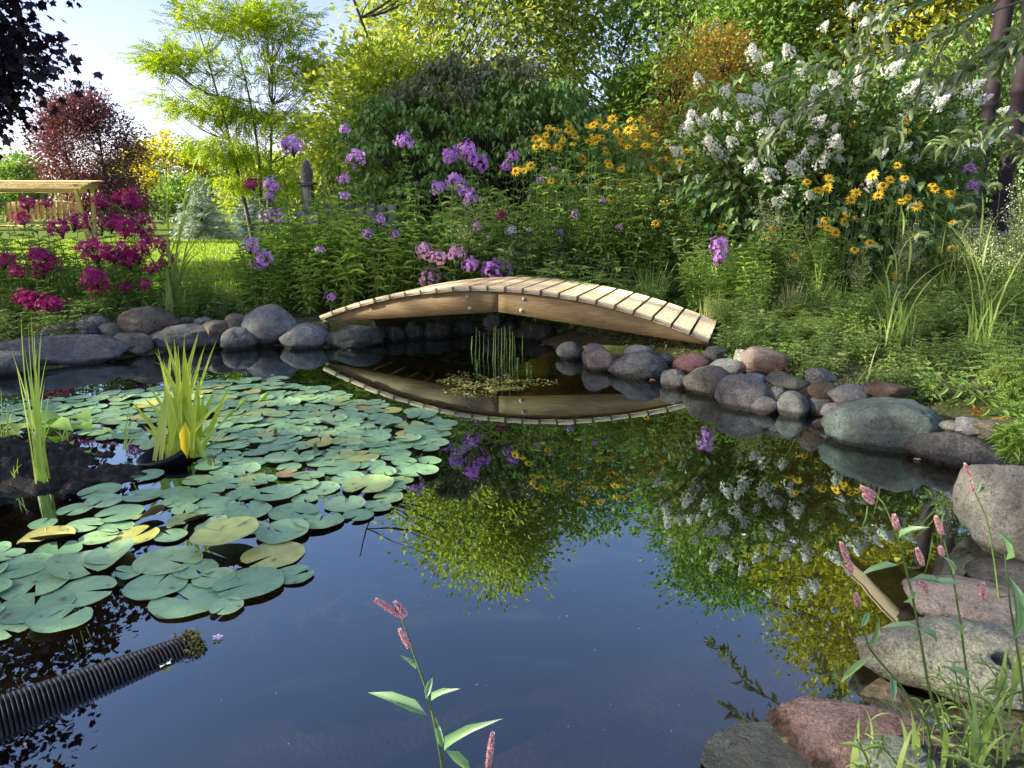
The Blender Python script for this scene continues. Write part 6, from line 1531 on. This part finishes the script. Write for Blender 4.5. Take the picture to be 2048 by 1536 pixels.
edge_plant('leafy_plant', 'leaning plant with round yellow green leaves at the right edge', 2035, 850, 3.3, 8, .22, 'bright_leaf', LEAF8, .07, .45)
M['orange_leaf'] = leafmat('orange_leaf', [(.28, .11, .02), (.38, .17, .03)], .3, .04, .5, (1, .8, .4), gain=1.1)
for px, py, Y, lb in ((1995, 742, 3.75, 'orange withered flower near the right photo edge'), (1955, 828, 3.35, 'orange autumn leaf above the violet grey stone'), (2005, 842, 3.2, 'rusty autumn leaf near the right edge stones')):
    b0 = aty(px, py, Y); root = thing('orange_plant', lb, 'plant', b0); mb = MB(); k = 14; aa = rng.uniform(0, 6.28, k)
    inst(mb, LEAF8, rng.normal(size=(k, 3)) * .012, np.stack([np.cos(aa), np.sin(aa) * .6, rng.uniform(-.2, .5, k)], 1), A(0, -.5, 1) + rng.normal(size=(k, 3)) * .2, rng.uniform(.03, .055, k), .014); put('leaves', mb.mesh('leaves', M['orange_leaf']), root, kind='stuff')
    mb = MB(); gzv = float(gz(b0[0], Y)); tube(mb, [A(.02, 0, gzv - b0[2] - .03), A(.01, 0, (gzv - b0[2]) / 2), A(0, 0, 0)], .003, 5); put('stem', mb.mesh('stem', M['stem']), root)
# arching stem with round leaves over the right stones
q = np.array([aty(x, y, 3.55) for x, y in ((2060, 880), (2000, 830), (1940, 780), (1880, 765))]); root = thing('arching_stem', 'arching yellow green leafy stem over the right shore stones', 'plant', q[0]); mb = MB()
t = np.linspace(0, 3, 14); pt = np.stack([np.interp(t, range(4), (q - q[0])[:, k]) for k in range(3)], 1); tube(mb, pt, np.linspace(.005, .002, 14), 5); put('stem', mb.mesh('stem', M['bright_leaf'], True), root)
for k in range(2, 14):
    m2 = MB(); s = 1 if k % 2 else -1; inst(m2, LEAF8, [pt[k]], [A(-.5, -.2, .75 * s)], [A(.2, -1, .3)], .075, .028); put('leaf', m2.mesh('leaf', M['bright_leaf'], True), root)
# dead twigs on the pointed stone
mb = MB(); c = onz(1545, 748, .14)
M['twig'] = plainmat('dead_twig', (.10, .04, .02), (.20, .10, .05), 30, .8, 0)
for k in range(46):
    a = rng.uniform(0, 3.14); L = rng.uniform(.08, .2); p_ = c + A(rng.normal(0, .09), rng.normal(0, .05), rng.uniform(0, .05)); d = A(math.cos(a) * L, math.sin(a) * L * .5, rng.normal(.02, .05)); tube(mb, [p_, p_ + d * .5 + A(0, 0, .012), p_ + d], [.002, .0018, .001], 3)
put('dead_twigs', mb.mesh('dead_twigs', M['twig']), label='tangle of reddish dead twigs before the pointed pink stone', cat='twigs', kind='stuff')

# ------------------------------------------------------------------ look-alikes: tell them apart by their place in the row
def nth(k):
    ones = ['', 'first', 'second', 'third', 'fourth', 'fifth', 'sixth', 'seventh', 'eighth', 'ninth', 'tenth', 'eleventh', 'twelfth', 'thirteenth', 'fourteenth', 'fifteenth', 'sixteenth', 'seventeenth', 'eighteenth', 'nineteenth']
    tens = {2: 'twent', 3: 'thirt', 4: 'fort', 5: 'fift', 6: 'sixt', 7: 'sevent', 8: 'eight', 9: 'ninet'}
    if k < 20: return ones[k]
    return tens[k // 10] + ('ieth' if k % 10 == 0 else 'y-' + ones[k % 10])
same = {}
for o in list(SC.objects):
    if o.parent is None and o.get('category') and o.get('group'):
        same.setdefault((o['label'], o['group']), []).append(o)
for (lb, gr), objs in same.items():
    if len(objs) < 2: continue
    q = proj(np.array([o.location[:] for o in objs]))
    if len(objs) <= 30:
        for k, i in enumerate(np.argsort(q[:, 0])): objs[i]['label'] = lb + ', ' + nth(k + 1) + ' from left'
    else:
        order = np.argsort(q[:, 1]); nrow = max(2, int(round(math.sqrt(len(objs) / 2.2))))
        for rr_, idx in enumerate(np.array_split(order, nrow)):
            for k, i in enumerate(idx[np.argsort(q[idx, 0])]): objs[i]['label'] = lb + ', ' + nth(rr_ + 1) + ' row, ' + nth(k + 1) + ' from left'
